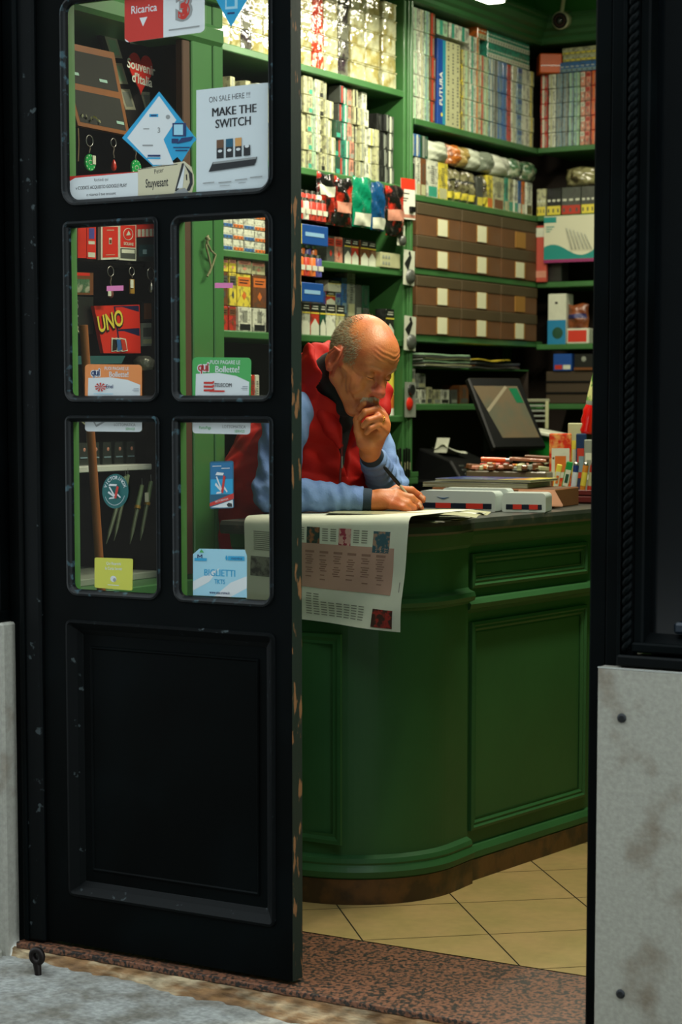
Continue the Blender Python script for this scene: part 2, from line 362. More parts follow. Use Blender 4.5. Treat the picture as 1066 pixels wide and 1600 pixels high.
for x0, x1, z0, z1, r, rt in OPEN:
    bead(x0, x1, z0, z1, r, rt, bp, ledge).build('glazing_bead', dl)
    MB().box((x0-.003-OX, .0135, z0-.003-OZ), (x1+.003-OX, .0165, z1+.003-OZ), glass).build('pane', dl)
mb = MB(); mb.box((H1-OX, .022, .13-OZ), (H2-OX, .04, .835-OZ), dark); mb.add([(x-OX, .0215, z-OZ) for x, z in rrect(H1+.05, H2-.05, .19, .775, .004)], [tuple(range(28))], dark); mb.build('panel', dl)
bead(H1, H2, .133, .832, .004, .004, [(-.014, 0), (-.012, -.005), (-.006, -.006), (.0, .0), (.012, .012), (.024, .0205), (.026, .0225)], darkw).build('panel_moulding', dl)
bead(H1+.046, H2-.046, .186, .778, .004, .004, [(0, .0225), (.002, .019), (.006, .018), (.009, .0215)], dark).build('panel_moulding', dl)
# ------------------------------------------------------------------ counter
cw = thing('shop_counter', 'green painted panelled shop counter with rounded corner and dark top', 'counter', (0, 0, 0))
def ring1(off):
    P = [(-.65, .66-off), (-.42, .66-off)]
    for i in range(1, 29): a = -PI/2+PI/2*i/28; P.append((-.42+(.325+off)*math.cos(a), .985+(.325+off)*math.sin(a)))
    P += [(-.095+off, 1.10), (-.65, 1.10)]; return P
D2 = .108
def ring2(off): return [(-.65, 1.102), (-.113+off, 1.102), (-.113+off+D2*1.45, 2.552), (-.65, 2.552)]
def loft(mb, ring, layers, m):
    for i in range(len(layers)-1):
        a = ring(layers[i][0]); b = ring(layers[i+1][0]); n = len(a)
        mb.add([(x, y, layers[i][1]) for x, y in a]+[(x, y, layers[i+1][1]) for x, y in b], [(j, (j+1) % n, n+(j+1) % n, n+j) for j in range(n)], m, False)
    a = ring(layers[-1][0]); mb.add([(x, y, layers[-1][1]) for x, y in a], [tuple(range(len(a)))], m)
    return mb
plinth = M('worn_brown_plinth', (96, 62, 28), .5, rgb2=(60, 40, 20), mixs=12, var=.2, bump=.0008)
topm = M('dark_countertop', (46, 50, 44), .35, var=.25, vscale=12, rgb2=(70, 66, 56), mixs=30, mixlo=.6, mixhi=.7)
loft(MB(), ring1, [(0, 0), (0, .072)], plinth).build('plinth', cw)
loft(MB(), ring2, [(0, 0), (0, .062)], plinth).build('plinth', cw)
loft(MB(), ring1, [(-.003, .072), (.006, .078), (.008, .094), (.001, .106), (-.002, .112), (.0, .118), (-.004, .13), (-.02, .138), (-.02, .822), (-.012, .828), (.002, .834), (.006, .846), (.002, .858), (-.014, .864), (-.02, .87), (-.02, .985), (-.01, .995), (-.004, 1.02), (-.001, 1.032)], green).build('body', cw)
loft(MB(), ring2, [(-.004, .062), (0, .068), (0, .085), (-.01, .10), (-.02, .106), (-.02, .79), (-.01, .80), (.004, .806), (.008, .82), (-.004, .832), (-.02, .838), (-.02, .985), (-.01, .995), (-.002, 1.02), (.0, 1.032)], green).build('body', cw)
t = MB(); loft(t, lambda o: ring1(o)[:-2]+ring2(o)[1:3]+[(-.67, 2.552), (-.67, .66-o)], [(.0, 1.032), (.012, 1.033), (.018, 1.04), (.018, 1.058), (.012, 1.069), (.0, 1.07)], topm); o = t.build('worktop', cw); o['label'] = 'dark worn countertop'
def frame_on(mb, fn, s0, s1, z0, z1, prof, m):       # rectangular moulding on a surface fn(s, out, z)
    rings = [[fn(s0+i, o, z0+i), fn(s1-i, o, z0+i), fn(s1-i, o, z1-i), fn(s0+i, o, z1-i)] for i, o in prof]
    vs = [p for r in rings for p in r]; fs = []
    for i in range(len(rings)-1):
        for j in range(4): fs.append((i*4+j, i*4+(j+1) % 4, (i+1)*4+(j+1) % 4, (i+1)*4+j))
    mb.add(vs, fs, m)
nn = Vector((1, -D2)).normalized(); tt = Vector((D2, 1)).normalized()
def side(s, o, z): return (-.133+tt.x*s+nn.x*o, 1.102+tt.y*s+nn.y*o, z)
def front(s, o, z): return (s, .68-o, z)
pp = [(0, 0), (.001, .010), (.010, .013), (.016, .006), (.022, .008), (.03, .001), (.034, .003)]
for s0 in (.035, .75):
    for z0, z1 in ((.145, .765), (.862, .965)):
        mb = MB(); frame_on(mb, side, s0, s0+.665, z0, z1, pp, green); mb.build('panel_moulding', cw)
mb = MB(); frame_on(mb, front, -.66, -.288, .17, .765, [(0, 0), (.002, .007), (.012, .007), (.022, .002), (.03, .002)], green); mb.build('panel_moulding', cw)
# ================================================================== SHELVING
LZA = [2.63, 2.26, 1.93, 1.653, 1.352]; LZB = [2.537, 2.237, 1.945, 1.678, 1.398]; LZC = [2.538, 2.237, 1.942, 1.665, 1.398]
FX = -1.40; FY = 4.23
un = thing('shelving_unit', 'tall green painted shelving along the left wall packed with cigarettes', 'shelving', (FX, 1.4, 0))
def lb(mb, y0, y1, z0, z1, x0=-1.70, x1=FX, m=greend, c=.003): return mb.cbox((x0-FX, y0-1.4, z0), (x1-FX, y1-1.4, z1), m, c)
for y0, y1 in ((1.40, 1.46), (3.008, 3.072)):
    mb = lb(MB(), y0, y1, 0, 3.0)
    if y0 > 2: mb.tube([(.004, 1.652, 1.0), (.004, 1.652, 3.0)], .012, greend, 8); mb.tube([(.004, 1.662-.03, 1.0), (.004, 1.662-.03, 3.0)], .006, greend, 8)
    mb.build('upright', un)
for z in LZA: lb(MB(), 1.46, 3.008, z-.026, z).build('shelf', un)
for z in LZB: lb(MB(), 3.1, 4.30, z-.026, z).build('shelf', un)
lb(MB(), 1.4, 4.5, 0, 3.0, -1.74, -1.70, brown).build('back_panel', un)
lb(MB(), 1.46, 3.008, .0, .98).build('cupboard', un); lb(MB(), 3.1, 4.3, .0, .98).build('cupboard', un)
ub = thing('shelving_unit', 'green shelving across the back wall beyond the till', 'shelving', (-1.4, FY, 0))
def bb(mb, x0, x1, z0, z1, y0=FY, y1=4.58, m=greend, c=.003): return mb.cbox((x0+1.4, y0-FY, z0), (x1+1.4, y1-FY, z1), m, c)
for x0 in (-.2, 1.0): bb(MB(), x0, x0+.08, 0, 3.0).build('upright', ub)
for z in LZC+[1.12]:
    bb(MB(), -1.398, -.2, z-.024, z).build('shelf', ub); bb(MB(), -.12, 1.0, z-.024, z).build('shelf', ub)
bb(MB(), -1.69, 1.1, 0, 3.0, 4.58, 4.61, brown).build('back_panel', ub)
bb(MB(), -1.38, -.2, .0, .98, FY+.02).build('cupboard', ub)
# cornice and frieze above the shelving
cp = [(-.3, 2.985), (.02, 2.985), (.03, 2.995), (.03, 3.01), (.045, 3.02), (.05, 3.035), (.07, 3.045), (.085, 3.065), (.085, 3.08), (.095, 3.085), (.095, 3.10), (.0, 3.105), (-.3, 3.105)]
mb = MB(); mb.sweep(cp, [(1.4, FY), (FX, FY), (FX, 1.38)][::-1], green)
mb2 = MB()
mb2.box((-1.76, 1.38, 3.105), (FX-.02, 4.62, 3.35), ingreen); mb2.box((-1.5, FY+.02, 3.105), (2.0, 4.62, 3.35), ingreen)
tag(mb.build('trim_11'), kind='structure', label='green moulded cornice above the shelves')
tag(mb2.build('wall_frieze'), kind='structure')
# ------------------------------------------------------------------ packs
CC = {'c': (168, 169, 130), 'w': (194, 198, 178), 'g': (128, 134, 122), 't': (52, 140, 116), 'b': (50, 96, 150), 'r': (172, 52, 36), 'o': (196, 104, 40), 'k': (26, 28, 26), 'n': (104, 64, 34), 'y': (206, 190, 66),
      'p': (186, 128, 106), 'l': (150, 186, 150), 'd': (70, 74, 68), 'q': (112, 138, 146), 'e': (28, 70, 50), 'v': (70, 70, 140)}
CN = {'c': 'cream', 'w': 'white', 'g': 'grey', 't': 'teal', 'b': 'blue', 'r': 'red', 'o': 'orange', 'k': 'black', 'n': 'brown', 'y': 'yellow', 'p': 'salmon', 'l': 'pale green', 'd': 'dark grey', 'q': 'blue-grey', 'e': 'dark green', 'v': 'violet'}
def pm(c): return M('print_'+CN[c].replace(' ', '_').replace('-', '_'), CC[c], .32, coat=.7, rnd=1, var=.10, vscale=30, rgb2=tuple(int(v*.62+22) for v in CC[c]), mixs=55, mixlo=.52, mixhi=.58, bump=.0012, bscale=45)
def pl(c): return M('plain_'+CN[c].replace(' ', '_').replace('-', '_'), CC[c], .4, coat=.4, rnd=1, var=.06, vscale=30)
film = M('crinkled_film', (186, 186, 150), .12, coat=1, rnd=1, rgb2=(150, 140, 84), mixs=16, mixlo=.45, mixhi=.6, var=.2, vscale=20, bump=.012, bscale=16, spec=.9)
filmr = M('crinkled_red_film', (180, 60, 38), .15, coat=1, rnd=1, rgb2=(200, 190, 160), mixs=40, mixlo=.54, mixhi=.58, bump=.010, bscale=16)
filmd = M('crinkled_dark_film', (110, 112, 96), .12, coat=1, rnd=1, rgb2=(50, 40, 48), mixs=16, mixlo=.45, mixhi=.6, bump=.012, bscale=16, spec=.9)
PK = {}
def pack_mesh(w_, h, d, style, a, b_):
    k = (round(w_, 3), round(h, 3), d, style, a, b_)
    if k in PK: return PK[k]
    mb = MB(); x = w_/2-.0006
    if style == 'foil':
        m = {'r': filmr, 'd': filmd}.get(a, film); n = 7
        mb.cbox((-x, .002, 0), (x, d, h-.001), m, .004)
        mb.grid(lambda s, t: (-x+.003+(2*x-.006)*s, .0015-.0045*abs(math.sin(s*9+t*5))*math.sin(PI*s)*math.sin(PI*t)-.002*math.sin(t*17+s*3)*math.sin(PI*s)*math.sin(PI*t), .004+(h-.008)*t), n, n, m)
        mb.cbox((-x, -.002, h-.006), (x, .012, h-.001), m, .001)
    else:
        ma, mb_ = pm(a), pl(b_)
        mb.cbox((-x, 0, 0), (x, d, h-.0012), ma, .0015)
        if style == 'v':       # vertical stripe look (slim pack edges)
            mb.box((-x*.45, -.0004, .002), (x*.1, 0, h-.003), mb_); mb.box((x*.35, -.0004, .01), (x*.6, 0, h-.012), pl('g'))
        elif style == 'h':     # band, emblem, warning bar
            mb.box((-x*.9, -.0004, h*.62), (x*.9, 0, h*.9), mb_); mb.box((-x*.7, -.0006, h*.70), (x*.5, 0, h*.74), pl('k')); mb.box((-x*.7, -.0006, h*.79), (x*.7, 0, h*.82), pl('k'))
            mb.add([(-x*.35, -.0006, h*.33), (0, -.0006, h*.2), (x*.35, -.0006, h*.33), (0, -.0006, h*.48)], [(0, 1, 2, 3)], mb_)
        elif style == 'm':     # chevron roof with white lower half
            mb.box((-x*.95, -.0004, 0.001), (x*.95, 0, h*.30), pl('w')); mb.add([(-x*.95, -.0005, h*.30), (x*.95, -.0005, h*.30), (0, -.0005, h*.52)], [(0, 1, 2)], pl('w'))
            mb.box((-x, -.0005, h*.72), (x, 0, h-.0015), pl('k')); mb.box((-x, -.0007, h*.66), (x, 0, h*.70), pl('y')); mb.box((-x*.7, -.0008, h*.80), (x*.7, 0, h*.83), pl('w')); mb.box((-x*.5, -.0008, h*.88), (x*.7, 0, h*.90), pl('w'))
        elif style == 's':     # spine with vertical lettering strokes
            mb.box((-x*.8, -.0004, .004), (x*.8, 0, h*.30), mb_)
            n = 9
            for i in range(n): mb.box((-x*.35, -.0006, h*(.38+.055*i)), (x*.35, 0, h*(.38+.055*i+.025)), pl('d'))
        mb.box((-x, -.0003, h*.775), (x, 0, h*.782), pl('d'))
    o = mb.build('tmp'); me = o.data; bpy.data.objects.remove(o); PK[k] = me; return me
def put(me, name, loc, rz, label, cat, group, rx=0, ry=0):
    o = bpy.data.objects.new(name, me); COL.objects.link(o); o.location = loc; o.rotation_euler = (rx, ry, rz); return tag(o, label, cat, group)
def yA(u): return AX(u, 200, FX)[1]
def xC(u): return AY(u, 200, FY)[0]
SEENLAB = {}
def column(wall, u0, u1, z0, rows, pitch, a, b_, style, where, ci, frm, group, depth=.085, name='cigarette_pack', noun='cigarette pack', jit=.006, last=None):
    p0, p1 = (yA(u0), yA(u1)) if wall == 'L' else (xC(u0), xC(u1)) if wall == 'B' else (u0, u1)
    w_ = round(p1-p0, 3); me0 = pack_mesh(w_, pitch, depth, style, a, b_)
    for r in range(rows):
        me = me0
        o_ = random.uniform(0, jit)
        loc = (FX-.012-o_, (p0+p1)/2, z0+pitch*r+.0004*(r+1)) if wall != 'B' else ((p0+p1)/2, FY+.012+o_, z0+pitch*r+.0004*(r+1))
        txt = f"{'film-wrapped ' if style == 'foil' else ''}{CN[a]} {noun}, {ORD[r]+' up, ' if rows > 1 else ''}{ORD[ci]} stack {frm}, {where}"
        if len(txt.split()) > 15: txt = txt.replace(' the ', ' ')
        put(me, name, loc, PI/2 if wall != 'B' else 0, txt, 'cigarette pack', group)
# bay A (left of the upright), top shelf: big film-wrapped cartons
S_ = 'top shelf left of the upright'
cols = [(350, 366, 'c'), (367, 383, 'c'), (384, 400, 'd'), (401, 418, 'c'), (419, 442, 'c'), (443, 466, 'c'), (467, 493.5, 'c'), (495, 503, 'r'), (503.5, 512, 'r'), (514, 534.5, 'c'), (536, 551, 'd'), (555, 576, 'c'), (577.5, 599, 'c'), (604.5, 625, 'c')]
for i, (a, b_, c) in enumerate(cols): column('L', a, b_, LZA[0], 5, .0655, c, 'y', 'foil', S_ if i > 5 else 'top shelf behind the door', i-6 if i > 5 else i, 'from the door stile' if i > 5 else 'from the left', 'film wrapped packs on the top left shelf', depth=.12, noun='pack', name='wrapped_carton')
# bay A second shelf: narrow pack spines
xs = [350, 358, 366, 374, 383, 392, 400, 409, 418, 430, 442, 454, 466.5, 473, 480, 487, 494, 500, 507, 514, 521, 530, 538, 545, 552.5, 560, 568, 576, 584, 592, 599, 607, 615, 625.5]
kc = 'kcckcckwccckgkcclwcccedtpccwwckkdlwc'; rw = [4, 3, 4, 2, 3, 4, 3, 4, 4, 3, 4, 4, 5, 4, 5, 5, 5, 5, 5, 5, 4, 3, 5, 5, 5, 5, 4, 5, 3, 3, 4, 4, 4, 5]; bs = 'wkgwkcncgwkctwctgckgwtrwgkgwyckgwct'
for i in range(len(xs)-1): column('L', xs[i], xs[i+1]-.7, LZA[1], rw[i], .0665, kc[i], bs[i], 'v' if i % 3 else 's', 'second shelf behind the man' if i > 11 else 'second shelf behind the door', i-12 if i > 11 else i, 'from the door stile' if i > 11 else 'from the left', 'slim packs on the second left shelf', depth=.055, noun='slim pack', jit=.018, name='slim_pack')
# bay B top shelf
pal = [(643.5, 650, 'c', 't', 'h', 5, .0875), (650.5, 660, 'w', 'l', 'v', 5, .0875), (660.5, 668, 'w', 'c', 'v', 5, .0875), (668.5, 676, 'l', 'q', 'v', 5, .0875), (676.5, 685, 'n', 'r', 'v', 5, .0875)]
for i, (a, b_, c, e_, st, r, p) in enumerate(pal): column('L', a, b_, LZB[0], r, p, c, e_, st, 'top shelf right of the upright', i, 'from the upright', 'packs on the top shelf right of the upright', depth=.09, noun='carton')
pal = [(722.5, 729, 'y', 'k', 'v', 5), (729.5, 738, 'c', 'l', 'v', 5), (738.5, 748, 'w', 't', 'v', 6), (748.5, 754, 'c', 'o', 'v', 6), (754.5, 762, 'c', 'r', 'v', 5), (762.5, 769, 'l', 'c', 'v', 5), (769.5, 776, 'q', 'w', 'v', 5), (776.5, 783, 'g', 'd', 'v', 5), (783.5, 790, 'b', 'q', 'v', 5), (790.5, 797, 'b', 'b', 'v', 5), (797.5, 804, 'r', 'r', 'h', 5), (804.5, 812, 'w', 'c', 'v', 5), (812.5, 820, 'q', 'b', 'h', 5), (820.5, 832, 'w', 'w', 'v', 5), (832.5, 838.5, 'c', 'y', 'v', 5)]
for i, (a, b_, c, e_, st, r) in enumerate(pal): column('L', a, b_, LZB[0], r, .0665, c, e_, st, 'top shelf right of the upright', i, 'after the white cartons', 'packs on the top shelf right of the upright', depth=.06, noun='slim pack', name='slim_carton')
# teal cartons lying over the packs
def lying(x0, x1, z, h, a, b_, label, name='cigarette_carton', wall='L', d=.09, group=None, text=None):
    p0, p1 = (yA(x0), yA(x1)) if wall == 'L' else (xC(x0), xC(x1))
    mb = MB(); w_ = p1-p0; mb.cbox((-w_/2, 0, 0), (w_/2, d, h), pm(a), .002); mb.box((-w_/2+.002, -.0005, .002), (w_/2-.002, 0, h*.34), pl(b_))
    n = max(3, int(w_/.024))
    for i in range(n): mb.box((-w_/2+w_*(i+.25)/n, -.001, h*.10), (-w_/2+w_*(i+.55)/n, 0, h*.24), pl('d'))
    for i in range(n): mb.box((-w_/2+w_*(i+.2)/n, -.001, h*.5), (-w_/2+w_*(i+.8)/n, 0, h*.58), pl('w'))
    loc = (FX-.014, (p0+p1)/2, z) if wall == 'L' else ((p0+p1)/2, FY+.012, z)
    return tag(mb.build(name, loc=loc, rot=(0, 0, PI/2 if wall == 'L' else 0)), label, 'carton', group)
zt = LZB[0]+.0665*5+.0025
lying(766, 831, zt, .062, 't', 'w', 'teal cigarette carton lying on the slim packs, lower of the two beside the corner', group='teal cartons'); lying(766, 831, zt+.063, .062, 't', 'w', 'teal cigarette carton lying on top of the other teal carton beside the corner', group='teal cartons')
for i, (a, b_) in enumerate(((688, 705), (706, 721), (722, 737))):
    column('L', a, b_, 2.90, 1, .062, 'w' if i else 'l', 't', 'v', 'lying on the tall cartons under the cornice', i, 'from the upright', 'cartons under the cornice', noun='carton')
lying(750.5, 764.5, zt+.066, .062, 'o', 'c', 'orange carton end standing left of the teal cartons')
# tall blue box with lettering, white dotted cartons
def tallbox(u0, u1, z0, h, name, label, m, deco, d=.1, rz=PI/2, cat='box'):
    p0, p1 = yA(u0), yA(u1); mb = MB(); w_ = p1-p0; mb.cbox((-w_/2, 0, 0), (w_/2, d, h), m, .003); deco(mb, w_, h)
    return tag(mb.build(name, loc=(FX-.008, (p0+p1)/2, z0), rot=(0, 0, rz)), label, cat)
def dec(mb, w_, h):
    mb.box((w_*.12, -.0005, .004), (w_*.5, 0, h-.004), M('teal_gloss', (40, 130, 150), .3, coat=.6)); mb.text('FUTURA', .036, white, TR(-.006, -.0012, h*.42, PI/2, 0, 0) @ Matrix.Rotation(PI/2, 4, 'Z'), 1.0, .012)
    mb.lathe([(.008, 0), (0, .001)], pl('y'), 12, TR(0, -.001, h*.12, PI/2))
tallbox(686.5, 699, LZB[0], .345, 'lettered_box', 'tall blue box lettered FUTURA in white standing among the cartons', M('futura_blue', (26, 66, 140), .3, coat=.6), dec)
def dec2(mb, w_, h):
    for k in range(3):
        for i in range(26):
            if (i*7+k*5) % 11 > 1: mb.box((-w_/2+w_*(k+.35)/3, -.0006, .012+i*h/27), (-w_/2+w_*(k+.62)/3, 0, .012+i*h/27+.007), pl('d'))
tallbox(699.5, 721.5, LZB[0], .345, 'dotted_carton', 'tall white carton with columns of small print beside the blue box', pl('c'), dec2)
# back wall top shelf
pal = [(842, 853.5, 'r', 'w', 'v', 5), (855, 866, 'w', 'c', 'v', 5), (867, 876, 'q', 'g', 'v', 5), (876.5, 885, 'g', 'q', 'v', 5), (885.5, 894, 'q', 'l', 'v', 5), (894.5, 903, 'l', 'q', 'v', 5), (904.5, 912, 'p', 'w', 'h', 5), (912.5, 920, 'p', 'r', 'h', 5), (921.5, 930, 'r', 'o', 'v', 5), (930.5, 941, 'c', 'w', 'v', 5), (942, 952, 'q', 'w', 'v', 5), (953, 964, 'c', 'w', 'v', 5)]
for i, (a, b_, c, e_, st, r) in enumerate(pal): column('B', a, b_, LZC[0], r, .064, c, e_, st, 'top shelf of the back wall', i, 'from the corner', 'packs on the top shelf of the back wall', depth=.07, noun='pack')
zt = LZC[0]+.064*5+.003
lying(872, 944, zt, .044, 'b', 'q', 'blue and white carton lying over the back wall packs', wall='B'); lying(877, 944, zt+.045, .030, 'c', 'y', 'cream carton lying on the blue carton under the cornice, lower one', wall='B'); lying(876, 944, zt+.0755, .030, 'c', 'y', 'cream carton lying topmost under the back wall cornice', wall='B')
mb = MB(); mb.cbox((-.05, -.05, 0), (.05, .05, .085), M('orange_box', (196, 84, 28), .5, var=.1), .004); mb.box((-.045, -.051, .03), (.045, -.05, .034), pl('n')); mb.box((.0505, -.03, .02), (.0505+.0005, .03, .07), pl('n'))
tag(mb.build('orange_carton', loc=(-1.36, 4.20+.06, zt), rot=(0, 0, .6)), 'plain orange box wedged in the corner above the red packs', 'box')
# ------------------------------------------------------------------ second shelf bay B: rolling papers, bagged goods
def bag(name, wall, u0, u1, z0, h, m, label, cat='bag', d=.07, seed=0, group=None, band=None, out=.0, txt=None, hang=False):
    p0, p1 = (yA(u0), yA(u1)) if wall == 'L' else (xC(u0), xC(u1)); w_ = p1-p0; R_ = random.Random(seed+int(u0)); q = [R_.uniform(0, 6) for _ in range(6)]
    def sh(s, t, sg):
        ed = (math.sin(PI*s)**.5)*(math.sin(PI*min(1, max(0, t)))**.35); wr = .006*math.sin(9*s+q[0]+5*t)+.004*math.sin(17*t+q[1]+6*s)+.003*math.sin(31*s+q[2])*math.sin(23*t+q[3])
        return ((s-.5)*w_*(1+.04*math.sin(9*t+q[4])), sg*(d/2*ed+wr*ed), h*t+.004*math.sin(7*s+q[5])*t)
    mb = MB(); n = 16
    mb.grid(lambda s, t: sh(s, t, -1), n, n, m); mb.grid(lambda s, t: sh(1-s, t, 1), n, n, m)
    if band:
        for (t0, t1, bm) in band: mb.grid(lambda s, t: tuple(np.array(sh(.06+.88*s, t0+(t1-t0)*t, -1))+np.array((0, -.0015, 0))), 12, 5, bm)
    loc = (FX-.01-d/2+out, (p0+p1)/2, z0) if wall == 'L' else ((p0+p1)/2, FY+.01+d/2-out, z0)
    o = mb.build(name, loc=loc, rot=(0, 0, PI/2 if wall == 'L' else 0)); return tag(o, label, cat, group)
sp = [(643.5, 654.5, 'k', 'g', .125), (655.5, 662.5, 'w', 'c', .15), (663, 671.5, 'n', 'c', .15), (673, 689.5, 'w', 't', .15), (690.5, 705, 'y', 'c', .15), (750, 759.5, 'd', 'y', .125), (766.5, 775.5, 'y', 'o', .14), (776, 792.5, 'c', 'n', .14), (794.5, 800.5, 't', 'c', .145), (801, 808, 'c', 't', .145), (809, 814.5, 'w', 't', .145), (815, 820.5, 'b', 'w', .145), (822, 827, 'o', 'w', .145), (828, 837, 'w', 'k', .145)]
for i, (a, b_, c, e_, h) in enumerate(sp): column('L', a, b_, LZB[1], 1, h, c, e_, 's', 'spine out on the second shelf right of the upright', i, 'from the upright', 'boxes standing spine out on the second shelf', noun='box', name='slim_box', depth=.11)
foilb = M('clear_bag_foil', (120, 116, 84), .15, coat=1, rnd=1, rgb2=(60, 50, 36), mixs=30, mixlo=.45, mixhi=.6, bump=.010, bscale=30, spec=.9)
foilg = M('green_bag_foil', (70, 104, 74), .15, coat=1, rnd=1, rgb2=(150, 156, 130), mixs=30, mixlo=.5, mixhi=.6, bump=.010, bscale=30, spec=.9)
pap = M('crinkled_paper_bag', (170, 176, 156), .5, rnd=1, var=.1, bump=.006, bscale=25); orf = M('orange_film', (190, 110, 44), .25, coat=.8, rnd=1, rgb2=(110, 60, 24), mixs=25, bump=.006)
for (a, b_, lab) in ((706, 717.5, 'dark glossy tobacco pouch standing right of the yellow box'), (718, 727.5, 'dark tobacco pouch with silver folds, middle of three'), (728, 738.5, 'brown glossy tobacco pouch standing third after the yellow box'), (739, 749.5, 'dark speckled pouch beside the dark grey slim box'), (760, 766, 'thin foil pouch squeezed left of the second yellow box')):
    bag('tobacco_pouch', 'L', a, b_, LZB[1]+.001, .135, foilb, lab, 'pouch', d=.05, band=[(.1, .3, pl('y')), (.62, .68, pl('k'))])
for (a, b_, m, lab) in ((676, 705, pap, 'crumpled white paper bag lying over the yellow and white boxes'), (708, 722, orf, 'orange wrapped packet lying above the tobacco pouches'), (722.5, 736, M('tan_film', (150, 128, 70), .3, coat=.8, rnd=1, bump=.006), 'tan wrapped packet beside the orange one'), (736.5, 755, pap, 'cream paper packet in the middle of the second shelf'), (755.5, 775, M('silver_bag', (120, 128, 112), .2, coat=1, rnd=1, bump=.01, bscale=25), 'silver crinkled packet left of the white one'), (775.5, 801, M('white_packet', (190, 194, 176), .45, coat=.4, rnd=1, bump=.003), 'smooth white packet lying above the cream and teal boxes'), (802, 821, foilg, 'green foil packet lying above the orange box'), (821.5, 842, foilg, 'green foil packet lying nearest the corner')):
    z_ = LZB[1]+.148+(.0 if a < 800 else .0)
    bag('wrapped_packet', 'L', a, b_, z_, .085, m, lab, 'packet', d=.09, out=.02)
for i, (a, b_) in enumerate(((643.5, 648), (648.5, 653.5), (654, 662))): column('L', a, b_, LZB[1]+.152, 1, .09, 'b', 'w', 'v', 'lying over the dark box beside the upright', i, 'from the upright', 'blue striped packs', noun='pack')
column('L', 663, 675, LZB[1]+.152, 1, .09, 'e', 'g', 'v', 'above the brown box', 0, 'from the upright', 'green pack', noun='pack')
# back wall second shelf
bag('film_wrapped_bundle', 'B', 877, 930, LZC[1]+.125, .085, M('silver_gold_film', (140, 136, 96), .12, coat=1, rnd=1, rgb2=(70, 60, 34), mixs=25, bump=.014, bscale=18, spec=.9), 'wide film-wrapped bundle lying on the back wall packs', 'bundle', d=.1)
for (a, b_, c, e_) in ((838, 852, 'c', 'y'), (854, 876, 'k', 'y'), (877, 907, 'd', 'r'), (908, 930, 'd', 'y')):
    lying(a, b_, LZC[1]+.001, .12, c, e_, {838: 'cream and yellow pack standing in the corner', 854: 'black pack with yellow lower band beside the corner', 877: 'glossy dark pack with red lower band', 908: 'dark green pack at the right end'}[a]+' of the second back shelf', 'tobacco_tin', 'B')
# ------------------------------------------------------------------ brown file boxes
kraft = M('kraft_board', (98, 62, 28), .75, var=.12, vscale=10, rgb2=(96, 66, 40), mixs=8); lid = M('lid_board', (70, 57, 32), .7, var=.12, vscale=9)
paperlab = M('label_paper', (214, 212, 178), .7, var=.05); lab_y = M('yellowed_label', (150, 106, 40), .7)
ux = [(650, 719.5), (720.5, 782), (783, 840)]
for r, (z0, h) in enumerate(((LZB[3]+.0005, .118), (LZB[3]+.119, .118), (LZB[2]+.0005, .130), (LZB[2]+.131, .130))):
    for c, (a, b_) in enumerate(ux):
        p0, p1 = yA(a), yA(b_); w_ = p1-p0-.003
        t = thing('file_box', ['lower', 'upper', 'lower', 'upper'][r]+' brown cardboard box, '+['nearest the upright', 'in the middle', 'nearest the corner'][c]+', on the '+('lower' if r < 2 else 'upper')+' of the two box shelves', 'box', (FX+.008, (p0+p1)/2, z0), (0, 0, PI/2), 'brown boxes with white labels')
        mb = MB(); mb.cbox((-w_/2, .003, 0), (w_/2, .26, h-.004), kraft, .002); mb.box((w_*.12 if c == 0 else -w_*.0, .0022, .002), (w_*.12+.002 if c == 0 else .002, .003, h*.6), lid); mb.build('body', t)
        mb = MB(); mb.cbox((-w_/2-.001, 0, h*.63), (w_/2+.001, .263, h), lid, .003); mb.build('lid', t)
        yl = c == 2 and r in (1, 3)
        mb = MB(); x0 = -.02 if c == 0 else -.045; mb.box((x0, -.0008, h*.06), (x0+.098, .0032, h*.06+.068), lab_y); 
        if not yl: mb.box((x0+.002, -.0016, h*.06), (x0+.084, .0, h*.06+.067), paperlab)
        o = mb.build('label_card', t); o['label'] = 'yellowed label' if yl else 'white paper label'
# ================================================================== lower shelves bay A
wh2 = 'third shelf left of the upright'
cols = [(516, 528, 'd', 'r', 'h'), (529, 541, 'p', 'r', 'h'), (544, 555, 'd', 'k', 'm'), (556, 567, 'r', 'w', 'm'), (569, 581, 'n', 'l', 'm'), (582, 594, 'n', 'l', 'm')]
for i, (a, b_, c, e_, st) in enumerate(cols): column('L', a, b_, LZA[2], 1, .098, c, e_, st, wh2, i, 'from the lighters', 'warning-label packs on the third shelf', depth=.05)
cols = [(350, 361, 'r', 'n', 'h', 'n'), (362, 373, 'r', 'n', 'h', 'y'), (376, 397, 'w', 'k', 's', 'y'), (399, 420, 'w', 'k', 's', 'n')]
for i, (a, b_, c, e_, st, c2) in enumerate(cols):
    column('L', a, b_, LZA[3], 1, .085, c, e_, st, 'fourth shelf behind the door glass', i, 'from the green post', 'tobacco packs seen through the door', depth=.06)
    column('L', a, b_, LZA[3]+.086, 1, .115, c2, 'o' if i > 1 else 'd', 'h', 'resting on the fourth shelf packs', i, 'from the green post', 'tobacco packs seen through the door', depth=.06)
    column('L', a, b_, LZA[3]+.202, 1, .05, 'c' if i > 1 else 'y', 'p', 'h', 'topmost on the fourth shelf packs', i, 'from the green post', 'tobacco packs seen through the door', depth=.06)
for i, (a, b_, c) in enumerate(((352, 364, 'k'), (366, 380, 'k'), (382, 394, 'd'), (396, 402, 'r'), (403, 409, 'w'))): column('L', a, b_, LZA[4], 1, .15, c, 'k', 's', 'lowest shelf behind the door glass', i, 'from the green post', 'tall boxes through the door', depth=.06, noun='tall box', name='tall_box')
